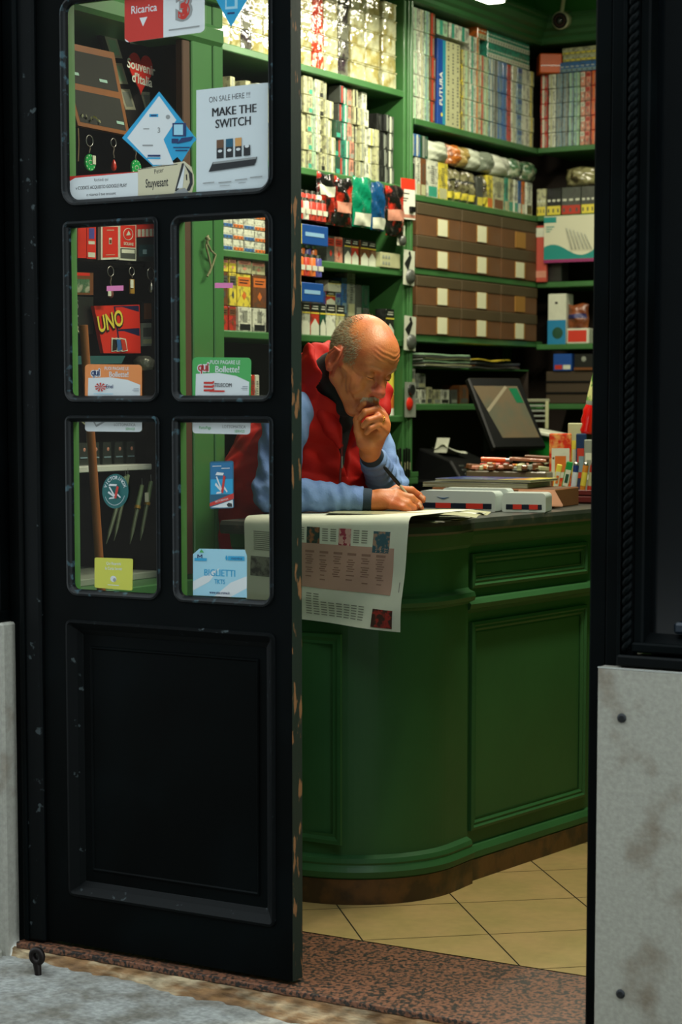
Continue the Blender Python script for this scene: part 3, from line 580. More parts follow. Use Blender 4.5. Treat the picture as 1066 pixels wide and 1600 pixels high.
for i in range(4):
    for k, (a, b_) in enumerate(((352, 368), (369, 385), (386, 402), (403, 419))):
        lying(a, b_, LZA[2]+.001+i*.0395, .038, 'w', 'bo'[k % 2], f'white and {"blue" if k%2==0 else "orange"} pack lying {ORD[i]} from the bottom of the {ORD[k]} pile behind the door glass', 'cigarette_pack', group='white packs lying in piles behind the door glass')
wh3 = 'fourth shelf behind the man'
cols = [(467, 473, 'r', 'k', 'm'), (476, 489, 'w', 'n', 'm'), (490.5, 504, 'r', 'k', 'm'), (505, 514, 'e', 'y', 'm'), (516, 531, 'w', 'v', 'm'), (532, 545, 'c', 'y', 'm'), (609, 622, 'k', 'y', 'm')]
for i, (a, b_, c, e_, st) in enumerate(cols): column('L', a, b_, LZA[3], 1, .12, c, e_, st, wh3, i, 'from the door edge', 'warning-label packs on the fourth shelf', depth=.05)
zz = LZA[3]+.122
for (a, b_, z, h, c, e_, st, lab) in ((518, 534, zz, .05, 'v', 'b', 'h', 'violet blue pack lying on the warning-label packs'), (534.5, 549, zz, .05, 'r', 'w', 'm', 'red pack with white peak lying beside the violet one'), (549.5, 557, zz, .05, 'q', 'v', 'h', 'small blue-grey pack right of the red one'), (538, 558, zz+.051, .045, 'w', 'y', 'm', 'white pack with yellow peak on top of the red one'), (559, 567, zz-.03, .14, 'b', 'q', 's', 'narrow blue box standing in the middle of the fourth shelf'), (568, 580, zz-.04, .17, 'g', 'c', 's', 'grey speckled box above the man\'s head'), (581, 590, zz-.04, .13, 'd', 'g', 's', 'dark grey box above the man\'s head'), (591, 602, zz-.04, .13, 'e', 'd', 's', 'dark green box behind the bald head')):
    p0, p1 = yA(a), yA(b_); me = pack_mesh(p1-p0, h, .06, st, c, e_); put(me, 'cigarette_pack', (FX-.07, (p0+p1)/2, z), PI/2, lab, 'pack', None)
    if z < zz-.02: 
        mb = MB(); mb.cbox((-(p1-p0)/2, 0, 0), ((p1-p0)/2, .06, z-LZA[3]-.001), pm('d'), .002); tag(mb.build('dark_box', loc=(FX-.07, (p0+p1)/2, LZA[3]+.0005), rot=(0, 0, PI/2)), 'dark box under the '+lab, 'box')
# display trays of lighters at the left end
def tray_lighters(u0, u1, vT, vB, label, cols_, n, vtop):
    x = FX+.07; y0, y1 = AX(u0, vB, x)[1], AX(u1, vB, x)[1]; zb = AX((u0+u1)/2, vB, x)[2]; zt = AX((u0+u1)/2, vT, x)[2]; ztop = AX((u0+u1)/2, vtop, x)[2]; w_ = y1-y0
    t = thing('lighter_display', label, 'lighter display', (x, y0, zb), (0, 0, PI/2))
    mb = MB(); mb.cbox((0, 0, 0), (w_, .06, zt-zb), M('display_blue', (20, 66, 132), .4, coat=.5), .002); mb.box((0, -.0006, .0), (w_*.08, 0, zt-zb), pl('y'))
    mb.box((w_*.2, -.001, (zt-zb)*.42), (w_*.85, 0, (zt-zb)*.62), M('display_text', (120, 160, 190), .5)); mb.build('tray', t)
    for i in range(n):
        for r in range(2):
            cc = cols_[(i+r) % len(cols_)]; xx = w_*(i+.5)/n+r*.004; rr = w_/n*.4
            mb = MB(); mb.lathe([(rr, 0), (rr, .062), (rr*.9, .066)], pl(cc), 12, TR(xx, .015+.022*r, zt-zb-.02+(ztop-zt-.05)*(.55 if r == 0 else 1))); mb.lathe([(rr*.8, 0), (rr*.8, .012)], steel, 10, TR(xx, .015+.022*r, zt-zb+.046+(ztop-zt-.05)*(.55 if r == 0 else 1)))
            mb.box((xx-rr*.9, .015+.022*r-rr-.0008, zt-zb+.0), (xx+rr*.9, .015+.022*r-rr*.8, zt-zb+.018), pl('w'), TR(0, 0, (ztop-zt-.05)*(.55 if r == 0 else 1)))
            mb.build('lighter', t)
tray_lighters(468, 513, 352, 383, 'upper blue display tray of red and white lighters at the left end of the shelves', 'rwrr', 5, 300)
tray_lighters(468, 506, 442, 472, 'lower blue display tray of orange lighters at the left end of the shelves', 'orov', 4, 385)
# hanging bags under the second shelf
fbk = M('black_red_foil', (22, 20, 20), .2, coat=1, rgb2=(176, 44, 30), mixs=9, mixlo=.48, mixhi=.54, bump=.008, bscale=30); fgr = M('green_foil', (10, 118, 84), .25, coat=1, bump=.006, bscale=30); fbl = M('blue_foil', (14, 62, 104), .25, coat=1, bump=.006, bscale=30)
for (a, b_, vt, vb, m, lab, bd) in ((484, 511, 268, 348, fbk, 'black and red filter bag hanging leftmost under the second shelf', [(.55, .75, pl('w'))]), (511.5, 539, 275, 352, fbk, 'black and red filter bag hanging second, left of the green bag', [(.28, .5, pl('p'))]), (540, 569, 274, 353, fgr, 'green foil bag hanging in the middle under the second shelf', [(.03, .28, pl('w'))]), (569.5, 590, 282, 358, fbl, 'dark blue foil bag hanging right of the green one', [(.03, .26, pl('w'))]), (592, 621, 288, 367, fbk, 'black and red filter bag hanging rightmost beside the upright', [(.3, .52, pl('p'))])):
    z0 = AX((a+b_)/2, vb, FX+.04)[2]; h = AX((a+b_)/2, vt, FX+.04)[2]-z0
    bag('filter_bag', 'L', a, b_, z0, h, m, lab, 'bag', d=.03, out=.055, band=bd, group=None)
def blister(u0, u1, vT, vB, label, m0, deco, x=FX+.022, tilt=0, cat='blister card'):
    c = AX((u0+u1)/2, (vT+vB)/2, x); w_ = AX(u1, vT, x)[1]-AX(u0, vT, x)[1]; h = AX(u0, vT, x)[2]-AX(u0, vB, x)[2]
    mb = MB(); mb.cbox((-w_/2, 0, -h/2), (w_/2, .0015, h/2), m0, .0005); deco(mb, w_, h)
    return tag(mb.build('blister_card', loc=c, rot=(0, tilt, PI/2)), label, cat)
def d1(mb, w_, h):
    mb.box((-w_/2, -.0006, h*.24), (w_/2, 0, h/2), M('signal_red', (206, 52, 30), .4)); mb.cbox((w_*.05, -.012, -h*.32), (w_*.35, 0, -h*.18), black, .002)
    mb.box((-w_*.35, -.0008, -h*.46), (w_*.5, 0, -h*.38), pl('p'))
    for i, z in enumerate((.12, .0, -.06)): mb.box((-w_*.4, -.0008, h*z), (w_*(.1-.1*i), 0, h*z+h*.025), pl('d'))
blister(627, 649, 279, 343, 'red topped white card with a small black gadget hanging on the green upright', white, d1, tilt=-.03)
def d2(mb, w_, h):
    mb.add([(-w_*.45, -.0008, h*.1), (w_*.1, -.0008, h*.42), (w_*.2, -.0008, h*.3), (-w_*.1, -.0008, -.1*h)], [(0, 1, 2, 3)], pl('k')); mb.lathe([(w_*.34, 0), (w_*.3, .012), (w_*.1, .014)], pl('d'), 16, TR(w_*.05, -.0005, -h*.25, PI/2)); mb.lathe([(w_*.1, 0), (.001, .001)], pl('k'), 10, TR(0, -.0008, h*.42, PI/2))
blister(631, 648, 391, 446, 'small white blister card hanging on the upright beside the upper brown boxes', pl('w'), d2, tilt=.04)
blister(632, 650, 494, 548, 'small white blister card hanging on the upright just above the bald head', pl('w'), d2, tilt=.04)
blister(621, 633, 352, 384, 'narrow white card with dark marks hanging beside the rightmost filter bag', pl('w'), d2)
p0, p1 = yA(594), yA(624.5); mb = MB(); mb.cbox((-(p1-p0)/2, 0, 0), ((p1-p0)/2, .08, .058), pl('c'), .002)
for i in range(6): mb.lathe([(.008, 0), (.006, .0008)], pl('g'), 8, TR(-(p1-p0)/2+.02+.022*(i % 3), -.0004, .016+.024*(i//3), PI/2))
tag(mb.build('printed_box', loc=(FX+.005, (p0+p1)/2, LZA[2]+.001), rot=(0, 0, PI/2)), 'open white box printed with small figures at the right end of the third shelf', 'box')
# cans and card near the head
def can(u, z0, r, h, cols_, label):
    y = yA(u); mb = MB(); z = 0
    for (hh, m) in cols_: mb.lathe([(r, z), (r, z+hh*h)], m, 20); z += hh*h
    mb.lathe([(r*.95, h), (r*.8, h*1.04), (r*.3, h*1.05)], steel, 20); return tag(mb.build('spray_can', loc=(FX-.045, y, z0)), label, 'can')
can(609, LZA[4]+.0005, .018, .17, [(.2, white), (.3, pl('r')), (.15, white), (.35, pl('e'))], 'green, white and red can right of the man\'s nose')
can(625, LZA[4]+.0005, .018, .185, [(.15, white), (.3, pl('o')), (.55, pl('y'))], 'orange can with yellow cap right of the man\'s face')
def d3(mb, w_, h): mb.lathe([(w_*.30, 0), (w_*.26, .004), (w_*.1, .006)], M('tomato_red', (196, 40, 26), .3), 16, TR(-w_*.1, -.001, -h*.12, PI/2)); mb.lathe([(w_*.26, 0), (w_*.24, .01)], pl('k'), 14, TR(0, -.001, h*.28, PI/2))
blister(633, 650, 597, 652, 'blister card with a red disc hanging above the black till', pl('g'), d3)
# pens rail on upright
for i, u in enumerate((623, 627, 633, 637, 641)):
    y = AX(u, 720, FX+.03)[1]; mb = MB(); mb.cbox((-.004, 0, 0), (.004, .008, .115), black, .002); mb.box((-.002, -.0006, .03), (.002, 0, .06), pl('c'))
    tag(mb.build('black_pen', loc=(FX+.03, y, 1.105+.004*(i % 2)), rot=(0, 0, PI/2)), f'dark pen standing {ORD[i]} from the left in the rack behind the left forearm', 'pen', 'pens in the rack')
mb = MB(); y0 = AX(616, 750, FX+.02)[1]; mb.cbox((0, 0, 0), (.20, .018, .03), greend, .004); mb.cbox((0, 0, .03), (.20, .006, .05), greend, .003); tag(mb.build('pen_rack', loc=(FX+.02, y0, 1.075), rot=(0, 0, PI/2)), 'green rack ledge fixed to the shelving behind the man\'s elbow', 'rack')
# ================================================================== bay B lower: papers, small boxes
def papers(cx_, cy_, z, n, w_, d, label, mats, seed, rz=0, name='paper_stack'):
    R_ = random.Random(seed); mb = MB(); zz = 0
    for i in range(n):
        m = mats[i % len(mats)]; th_ = R_.uniform(.003, .007); a = [R_.uniform(-.008, .008) for _ in range(4)]; ph = R_.uniform(0, 6)
        f_ = lambda s, t, z_: ((s-.5)*w_+a[0], (t-.5)*d+a[1], z_+.004*math.sin(s*7+ph)*math.sin(t*5+ph))
        mb.grid(lambda s, t: f_(s, t, zz+th_), 10, 6, m); mb.grid(lambda s, t: f_(1-s, t, zz), 10, 6, m)
        mb.grid(lambda s, t: f_(s, 0, zz+th_*t), 10, 1, m); mb.grid(lambda s, t: f_(1, s, zz+th_*t), 6, 1, m); mb.grid(lambda s, t: f_(0, 1-s, zz+th_*t), 6, 1, m); zz += th_+.0015
    return tag(mb.build(name, loc=(cx_, cy_, z), rot=(0, 0, rz)), label, 'papers')
mb = MB(); mb.cbox((-.58, .02, 0), (.5, .26, .006), greend, .002); mb.cbox((-.58, .02, -.145), (-.57, .26, 0), brown, .002); mb.cbox((.49, .02, -.145), (.5, .26, 0), brown, .002)
tag(mb.build('paper_shelf', loc=(FX, 3.70, LZB[4]+.146), rot=(0, 0, PI/2)), 'thin shelf carrying loose papers under the brown boxes', 'shelf')
papers(FX-.10, 3.33, LZB[4]+.153, 8, .40, .26, 'loose pile of grey and white papers under the brown boxes', [pl('g'), pl('c'), pl('d'), pl('l')], 3, PI/2)
papers(FX-.10, 3.82, LZB[4]+.153, 4, .42, .24, 'dark papers piled under the yellow sheet', [pl('d'), pl('n'), pl('k')], 5, PI/2)
papers(FX-.10, 3.76, LZB[4]+.185, 1, .30, .24, 'yellow paper lying on the dark papers under the boxes', [M('yellow_paper', (190, 166, 44), .7)], 8, PI/2, 'yellow_sheet')
for i, (a, b_, h, c, e_) in enumerate(((646, 652, .08, 'c', 'g'), (654, 663, .06, 'w', 'g'), (664, 672, .06, 'w', 'd'), (674, 682, .07, 'c', 'd'), (684, 694, .06, 'c', 'g'), (696, 709, .06, 'w', 'k'), (712, 722, .06, 'd', 'g'), (726, 740, .08, 'n', 'd'))):
    column('L', a, b_, LZB[4], 1, h, c, e_, 's', 'bottom shelf above the till', i, 'from the upright', 'small boxes above the till', noun='small box', name='small_box')
for (a, b_, z, h) in ((646, 655, LZB[4]+.082, .06), (660, 672, LZB[4]+.065, .06)):
    column('L', a, b_, z, 1, h, 'g', 'c', 's', 'upper ones on the bottom shelf above the till' if a == 646 else 'stacked over the white boxes above the till', 0, 'from the upright', None, noun='small box', name='small_box')
# back wall: lower items
mb = MB(); c = AY(888, 372, FY-.02); wv = AY(925, 340, FY-.02)[0]-AY(852, 340, FY-.02)[0]+.07; hv = .205
tl = M('teal_card', (30, 128, 120), .35, coat=.6); x0 = AY(852, 340, FY-.02)[0]
mb.cbox((0, 0, 0), (wv, .002, hv), M('card_white', (196, 196, 170), .45, coat=.5), .0005)
pts = [(0, .0)]+[(wv*i/16, .055+.025*math.sin(i*.42+.6)) for i in range(17)]+[(wv, 0)]
mb.add([(x, -.0008, z) for x, z in pts], [tuple(reversed(range(len(pts))))], tl); mb.box((0, -.001, hv*.86), (.06, 0, hv*.98), tl); mb.box((0, -.0012, 0), (wv, 0, .014), M('magenta', (130, 40, 90), .5))
for i in range(3): mb.box((.01, -.001, hv*(.76-.05*i)), (.05-.01*i, 0, hv*(.78-.05*i)), tl)
for i in range(6): mb.tube([(.11+.018*i, -.004, .15-.006*i), (.128+.018*i, -.007, .10-.003*i), (.14+.019*i, -.007, .055)], .0024, M('hook_steel', (120, 124, 112), .3, metal=.8), 8)
tag(mb.build('hanging_card', loc=(x0, FY-.03, AY(852, 411, FY-.03)[2])), 'large white and teal card with metal hooks hanging beside the brown boxes', 'card')
mb = MB(); mb.cbox((0, 0, 0), (.05, .02, .25), M('pink_red', (170, 70, 56), .5), .002); mb.box((0, -.0006, .20), (.05, 0, .24), pl('w')); mb.box((0, -.0006, .02), (.05, 0, .05), pl('p'))
tag(mb.build('red_strip_box', loc=(AY(838, 400, FY-.02)[0], FY-.02, LZC[2]+.0)), 'narrow red and white box standing between the brown boxes and the teal card', 'box')
mb = MB(); mb.lathe([(.0, 0), (.016, .002), (.022, .014), (.016, .03), (.0, .033)], pl('c'), 9, TR(0, 0, 0, .2, .1, 0), smooth=False)
tag(mb.build('crumpled_paper', loc=(FX-.05, 4.19, LZB[3]+.262)), 'small ball of crumpled paper at the corner end of the lower brown boxes', 'paper ball')
def bbox_(u0, u1, vT, z0, name, label, m, deco, d=.08, cat='box', dz=0):
    x0_, x1_ = xC(u0), xC(u1); h = AY((u0+u1)/2, vT, FY)[2]-z0; mb = MB(); mb.cbox((0, 0, 0), (x1_-x0_, d, h), m, .003); deco(mb, x1_-x0_, h); return tag(mb.build(name, loc=(x0_, FY+.012, z0+.0005)), label, cat)
bbox_(857, 885.5, 459, LZC[3], 'white_blue_box', 'white box with blue lower half on the third back shelf', pl('w'), lambda m_, w_, h: (m_.box((0, -.0006, 0), (w_, 0, h*.48), M('cyan_print', (30, 118, 160), .4, coat=.5)), m_.lathe([(w_*.3, 0), (.001, .001)], pl('e'), 14, TR(w_*.55, -.0008, h*.22, PI/2)), m_.box((w_*.4, -.001, h*.8), (w_*.55, 0, h*.84), pl('k'))))
bbox_(887, 922, 513, LZC[3], 'red_label_box', 'low white box with red label on the third back shelf', pl('w'), lambda m_, w_, h: m_.box((w_*.06, -.0006, h*.12), (w_*.9, 0, h*.88), M('label_red', (190, 54, 38), .4)))
bag('brown_pouch', 'B', 886, 918, LZC[3]+.062, .115, M('brown_pouch', (124, 66, 34), .35, coat=.6, rgb2=(90, 44, 26), mixs=12, bump=.004), 'brown pouch with blue emblem standing on the red label box', 'pouch', d=.05, band=[(.45, .62, M('emblem_blue', (36, 40, 90), .5))])
bbox_(866, 895, 553, 1.545, 'blue_carton', 'blue carton with red and white lettering band under the third back shelf', M('blue_carton', (28, 70, 140), .4), lambda m_, w_, h: (m_.box((w_*.1, -.0006, h*.1), (w_*.5, 0, h*.35), pl('r')), m_.box((w_*.55, -.0006, h*.1), (w_*.95, 0, h*.35), pl('w'))))
bbox_(899, 930, 553, 1.545, 'dark_round_box', 'dark box with round pale mark beside the blue carton', pl('k'), lambda m_, w_, h: (m_.lathe([(.012, 0), (.001, .001)], pl('g'), 14, TR(w_*.5, -.0008, h*.7, PI/2)), m_.box((0, -.0006, h*.05), (w_, 0, h*.2), pl('n'))))
mb = MB(); bbm = M('dark_crate', (56, 44, 26), .8)
mb.cbox((0, 0, 0), (.42, .25, .145), bbm, .004)
for z in (.045, .095): mb.box((0, -.004, z), (.42, 0, z+.008), black)
tag(mb.build('stacked_crate', loc=(AY(850, 600, FY)[0], FY+.02, LZC[4]+.0005)), 'dark brown crate under the blue carton on the back shelving', 'crate')
bbox_(842, 878, 366, LZC[2], 'dark_packet', 'dark packets behind the teal card', pl('k'), lambda m_, w_, h: None)
mb = MB(); 
for i in range(4): mb.cbox((0, 0, .022*i), (.12, .16, .022*i+.008), pl('g'), .002)
mb.cbox((.11, -.002, -.03), (.125, .16, .09), pl('c'), .002); mb.cbox((-.005, 0, .085), (.13, .17, .10), M('pale_case', (120, 122, 96), .5), .004)
tag(mb.build('document_tray', loc=(AX(822, 640, -1.3)[0], AX(822, 640, -1.3)[1]-.06, 1.32), rot=(0, 0, .5)), 'pale plastic document tray behind the tilted screen', 'tray')
# ================================================================== cashier desk and machines
dk = thing('cashier_desk', 'dark low desk behind the counter carrying the till and screen', 'desk', (-1.38, 3.1, 0))
mb = MB(); mb.cbox((0, 0, .97), (.62, 1.05, 1.0), M('desk_wood', (70, 38, 20), .5, var=.2), .004); mb.build('desk_top', dk)
for x, y in ((.03, .03), (.56, .03), (.03, .98), (.56, .98)): mb = MB(); mb.cbox((x, y, 0), (x+.04, y+.04, .97), brown); mb.build('leg', dk)
tl_ = thing('cash_register', 'black cash register with a white receipt slip on top beside the upright', 'till', (-1.24, 3.30, 1.0), (0, 0, PI/2-.25))
mb = MB(); mb.cbox((-.16, -.1, 0), (.2, .22, .09), black, .01); mb.build('base', tl_)
mb = MB(); mb.add([(-.15, -.08, .09), (.19, -.08, .09), (.19, .20, .09), (-.15, .20, .09), (-.13, -.0, .17), (.17, -.0, .14), (.17, .18, .20), (-.13, .18, .22)], [(0, 1, 5, 4), (1, 2, 6, 5), (2, 3, 7, 6), (3, 0, 4, 7), (4, 5, 6, 7)], black); mb.build('cover', tl_, bevel=.008)
mb = MB(); 
for i in range(4):
    for j in range(5): mb.cbox((-.1+.05*j, -.075+.018*i, .093+.016*i), (-.07+.05*j, -.062+.018*i, .103+.016*i), pl('d'), .002)
mb.build('keypad', tl_)
mb = MB(); mb.grid(lambda s, t: (-.10+.13*s, .05+.08*t, .195+.03*(1-s)**2+.01*math.sin(t*6)), 8, 6, pl('w')); mb.grid(lambda s, t: (-.10+.02*s, .05+.07*t, .20+.06*s), 4, 4, pl('w')); o = mb.build('receipt_slip', tl_); o['label'] = 'white curled receipt slip'
# tilted screen
p = AY(792, 640, 3.12)
scr = thing('touch_screen', 'black touch screen tilted back on its stand, greyish reflections painted on the glass', 'screen', (p[0], 3.12, 1.0), (0, 0, math.radians(68)))
W_, H_ = .235, .255
Tm = TR(0, 0, p[2]-1.0) @ Matrix.Rotation(-.53, 4, 'X')
mb = MB(); mb.T = Tm; mb.cbox((-W_/2-.02, 0, -H_/2-.045), (W_/2+.02, .03, H_/2+.02), black, .006); mb.build('housing', scr)
mb = MB(); mb.T = Tm; mb.add([(-W_/2-.012, -.001, H_/2-.02), (-W_/2+.04, -.001, -H_/2), (W_/2, -.001, -H_/2), (W_/2-.015, -.001, H_/2-.02)], [(0, 1, 2, 3)], M('screen_glass', (96, 84, 66), .22, coat=.6, rgb2=(84, 84, 70), mixs=6)); mb.add([(W_*.22, -.0016, H_/2-.03), (W_*.28, -.0016, H_*.12), (W_*.44, -.0016, H_*.12), (W_*.40, -.0016, H_/2-.03)], [(0, 1, 2, 3)], M('screen_green', (20, 92, 60), .3)); mb.add([(-.105, -.0014, .0), (-.098, -.0014, -.012), (.045, -.0014, .10), (.035, -.0014, .108)], [(0, 1, 2, 3)], M('screen_line', (128, 120, 100), .3)); mb.build('display', scr)  # greyish reflections are painted into the screen's colour
mb = MB(); mb.cbox((-.11, -.12, 0), (.11, .13, .03), black, .008); mb.cbox((-.05, .03, .03), (.05, .09, .30), black, .01); mb.cbox((-.10, -.11, .03), (.10, .03, .12), black, .012); mb.build('stand', scr)
# green bin and white case
p = AY(858, 675, 3.3)
mb = MB(); mb.cbox((-.09, -.05, 0), (.10, .12, .20), M('green_box', (20, 120, 40), .4), .006); tag(mb.build('green_box', loc=(p[0], 3.35, 1.07), rot=(0, 0, -.1)), 'bright green box right of the tilted screen', 'box')
mb = MB(); mb.cbox((-.08, -.06, .0), (.07, .06, .016), pl('w'), .006); tag(mb.build('white_case', loc=(p[0]-.01, 3.33, 1.2715), rot=(.0, .16, -.1)), 'flat white case lying slanted on the green box', 'case')
mb = MB(); mb.cbox((-.35, -.2, .97), (.45, .3, 1.068), M('side_cabinet', (30, 26, 20), .6), .004); mb.cbox((-.35, -.2, 0), (.45, .3, .97), brown, .004); tag(mb.build('side_cabinet', loc=(-.38, 3.4, 0)), 'dark cabinet behind the end of the counter', 'cabinet')
# ------------------------------------------------------------------ CCTV camera and lamp
cc = thing('security_camera', 'white bullet security camera with black face under the ceiling corner', 'security camera', (-1.235, 4.12, 3.20))
dirv = Vector((CAM[0]+1.235-3.4, CAM[1]-4.12-1.2, CAM[2]-3.6)).normalized(); qd = dirv.to_track_quat('Z', 'Y').to_matrix().to_4x4()
mb = MB(); mb.T = Matrix.Translation((0, 0, -.135)) @ qd; mb.lathe([(.02, -.10), (.034, -.08), (.036, .0), (.038, .02), (.034, .022)], M('camera_white', (196, 190, 160), .3, coat=.6), 24); mb.build('body', cc)
mb = MB(); mb.T = Matrix.Translation((0, 0, -.135)) @ qd; mb.lathe([(.034, .0205), (.034, .024), (.030, .0245)], black, 24); mb.lathe([(.012, .0245), (.012, .028), (.006, .029)], M('lens', (20, 14, 20), .05, coat=1), 18); mb.build('lens', cc)
mb = MB(); mb.T = Matrix.Translation((0, 0, -.135)) @ qd
for i in range(14): a = 2*PI*i/14; mb.lathe([(.0028, .0245), (.002, .0262)], M('infrared_led', (96, 40, 40), .3), 6, TR(.022*math.cos(a), .022*math.sin(a), 0))
mb.build('infrared_led', cc)
mb = MB(); mb.tube([(0, .0, -.10), (.0, .02, -.03), (0, .08, .02), (.0, .11, .03)], .009, M('camera_white'), 10); mb.tube([(-.01, .04, -.06), (-.03, .09, .02), (-.02, .09, .14)], .002, pl('g'), 6); mb.build('bracket', cc)
for (loc, rz, L_, lab) in (((-.98, 2.25, 2.965), 0, 1.5, 'white fluorescent batten hanging over the till in front of the shelves'), ((.30, 1.0, 3.07), 0, 1.5, 'white fluorescent batten hanging over the counter'), ((-.45, 3.35, 3.15), PI/2, 1.2, 'white fluorescent batten hanging near the back wall')):
    t = thing('ceiling_light', lab, 'lamp', loc, (0, 0, rz), 'fluorescent lamps')
    mb = MB(); mb.cbox((-.045, -L_/2, -.03), (.045, L_/2, .02), white, .006); mb.build('housing', t)
    mb = MB(); mb.cbox((-.036, -L_/2+.02, -.044), (.036, L_/2-.02, -.0305), M('lamp_diffuser', (255, 250, 220), .4, emit=9), .004); mb.build('diffuser', t)
    for y in (-.5, .5): mb = MB(); mb.tube([(0, y, .02), (0, y, 3.349-loc[2])], .004, steel, 6); mb.build('suspension', t)
# ================================================================== ON THE COUNTER
CT = 1.0705
ob = M('pale_blue_box', (190, 200, 196), .35, coat=.3); nav = M('navy_stripe', (16, 26, 44), .4); redm = M('stripe_red', (200, 50, 36), .4)
def ticket(x0, y0, w_, h, rz, label, reds, logo=False, d=.10, lean=0):
    P = [(x, z) for x, z in rrect(0, w_, 0, h, .003, .014)]
    mb = MB(); mb.prism(P, d, ob, TR(0, d, 0, PI/2)); 
    mb.box((.012, -.0008, h*.14), (w_-.012, 0, h*.40), nav)
    for a, b_ in reds: mb.box((w_*a, -.0014, h*.14), (w_*b_, 0, h*.40), redm)
    if logo: mb.prism([(.06+.0, 0), (.065+.012, -.006), (.085, -.006), (.10, 0), (.085, -.003), (.075, -.003)], .001, M('logo_blue', (30, 84, 140), .4), TR(0, -.0002, h*.70, PI/2))
    return tag(mb.build('ticket_box', loc=(x0, y0, CT), rot=(0, 0, rz)), label, 'box', 'pale boxes with red and navy stripes')
ticket(-.445, 1.405, .250, .062, .12, 'pale box with a blue wing mark and red-navy stripe, nearest the writing hand', ((.22, .42), (.62, .84)), True, .07)
ticket(-.410, 1.49, .22, .068, .12, 'plain pale box standing behind the one with the wing mark', (), False, .05)
ticket(-.186, 1.46, .135, .058, .25, 'smaller pale box with red-navy stripe at the counter edge, right of the wing mark box', ((.25, .45), (.62, .82)), False, .10)
mb = MB(); mb.cbox((0, 0, 0), (.42, .24, .058), M('cardboard', (122, 74, 34), .7, var=.1), .002); mb.box((.005, .005, .0585), (.415, .235, .059), M('cardboard_dark', (80, 52, 26), .8)); mb.add([(.30, -.001, .058), (.42, -.001, .058), (.47, -.06, .012), (.33, -.06, .012)], [(0, 1, 2, 3)], M('cardboard')); mb.add([(.30, -.004, .055), (.42, -.004, .055), (.47, -.063, .009), (.33, -.063, .009)], [(0, 3, 2, 1)], M('cardboard'))
tag(mb.build('cardboard_tray', loc=(-.56, 1.70, CT), rot=(0, 0, .1)), 'brown cardboard tray lying open on the counter under the magazines', 'cardboard tray')
def magazine(name, cx_, cy_, z, w_, d, rz, label, m, deco=None, n=5, cat='magazine'):
    t = thing(name, label, cat, (cx_, cy_, z), (0, 0, rz))
    mb = MB()
    for i in range(n): o_ = .0015*((i*7) % 3); mb.cbox((-w_/2+o_, -d/2+o_, .0018*i), (w_/2-o_, d/2, .0018*i+.0014), paper if i % 2 else pl('c'), .0003)
    mb.build('pages', t); mb = MB(); mb.cbox((-w_/2, -d/2, .0018*n), (w_/2, d/2, .0018*n+.0008), m, .0002)
    if deco: deco(mb, w_, d, .0018*n+.0009)
    mb.build('cover', t); return t
magazine('magazine', -.43, 1.84, CT+.0605, .36, .24, .12, 'dark grey magazine lying lowest on the cardboard tray', pl('d'), None, 8)
magazine('magazine', -.40, 1.85, CT+.0785, .34, .22, .02, 'blue and yellow magazine lying topmost on the cardboard tray', M('mag_blue', (30, 50, 120), .35, coat=.5), lambda m_, w_, d, z: (m_.add([(w_*.15, -d/2, z), (w_/2, -d/2, z), (w_/2, d/2, z), (w_*.3, d/2, z)], [(0, 1, 2, 3)], pl('y')), m_.add([(-w_*.3, -d*.3, z+.0002), (w_*.05, -d*.3, z+.0002), (w_*.05, -d*.1, z+.0002), (-w_*.3, -d*.1, z+.0002)], [(0, 1, 2, 3)], pl('q')), m_.add([(w_*.22, -d*.4, z+.0004), (w_*.4, -d*.4, z+.0004), (w_*.42, 0, z+.0004), (w_*.28, 0, z+.0004)], [(0, 1, 2, 3)], pl('o'))), 4)
# boxes of sweets and lighters behind the magazines
zb = CT
mb = MB(); mb.cbox((0, 0, 0), (.30, .20, .10), M('clear_tray', (92, 84, 66), .3, coat=.7, var=.2), .004); tag(mb.build('sweets_tray', loc=(-.645, 2.10, zb), rot=(0, 0, .04)), 'low brownish tray behind the magazines filled with small wrapped sweets', 'tray')
cand = [pl(c) for c in 'royrpcwroy']
R_ = random.Random(4)
for i in range(38):
    x = -.63+.27*(i % 19)/19+R_.uniform(-.004, .004); y = 2.14+.09*(i//19)+R_.uniform(-.01, .01); m = R_.choice([pl('r'), pl('o'), pl('c'), pl('n'), pl('y'), pl('w'), pl('p')] if x < -.5 else [pl('c'), pl('g'), pl('n'), pl('p'), pl('q')])
    mb = MB(); mb.cbox((-.011, -.028, 0), (.011, .028, .016+R_.uniform(0, .012)), m, .004); mb.box((-.009, -.034, .006), (.009, -.028, .008), m); mb.box((-.009, .028, .006), (.009, .034, .008), m)
    o = mb.build('wrapped_sweet', loc=(x, y, zb+.1005), rot=(R_.uniform(-.1, .1), 0, R_.uniform(-.4, .4)))
    tag(o, 'small wrapped sweet lying in the tray behind the magazines', 'sweet', 'wrapped sweets in the tray')
mb = MB(); mb.T = TR(0, 0, 0, 0, PI/2, 0); mb.lathe([(.009, 0), (.009, .085)], M('orange_lighter', (220, 84, 24), .3, coat=.6), 12); mb.lathe([(.007, .085), (.007, .108)], steel, 12); tag(mb.build('orange_lighter', loc=(-.60, 2.13, zb+.138), rot=(0, .03, .3)), 'long orange lighter with metal tip lying on the sweets', 'lighter')
mb = MB(); mb.cbox((-.07, -.03, 0), (.06, .03, .012), M('copper_wrap', (150, 92, 64), .25, coat=1, bump=.006), .004); mb.cbox((-.02, -.02, .012), (.085, .03, .022), pl('n'), .004); tag(mb.build('chocolate_bar', loc=(-.43, 2.17, zb+.132), rot=(0, .05, .2)), 'coppery wrapped bar lying on the right end of the sweets', 'chocolate bar')
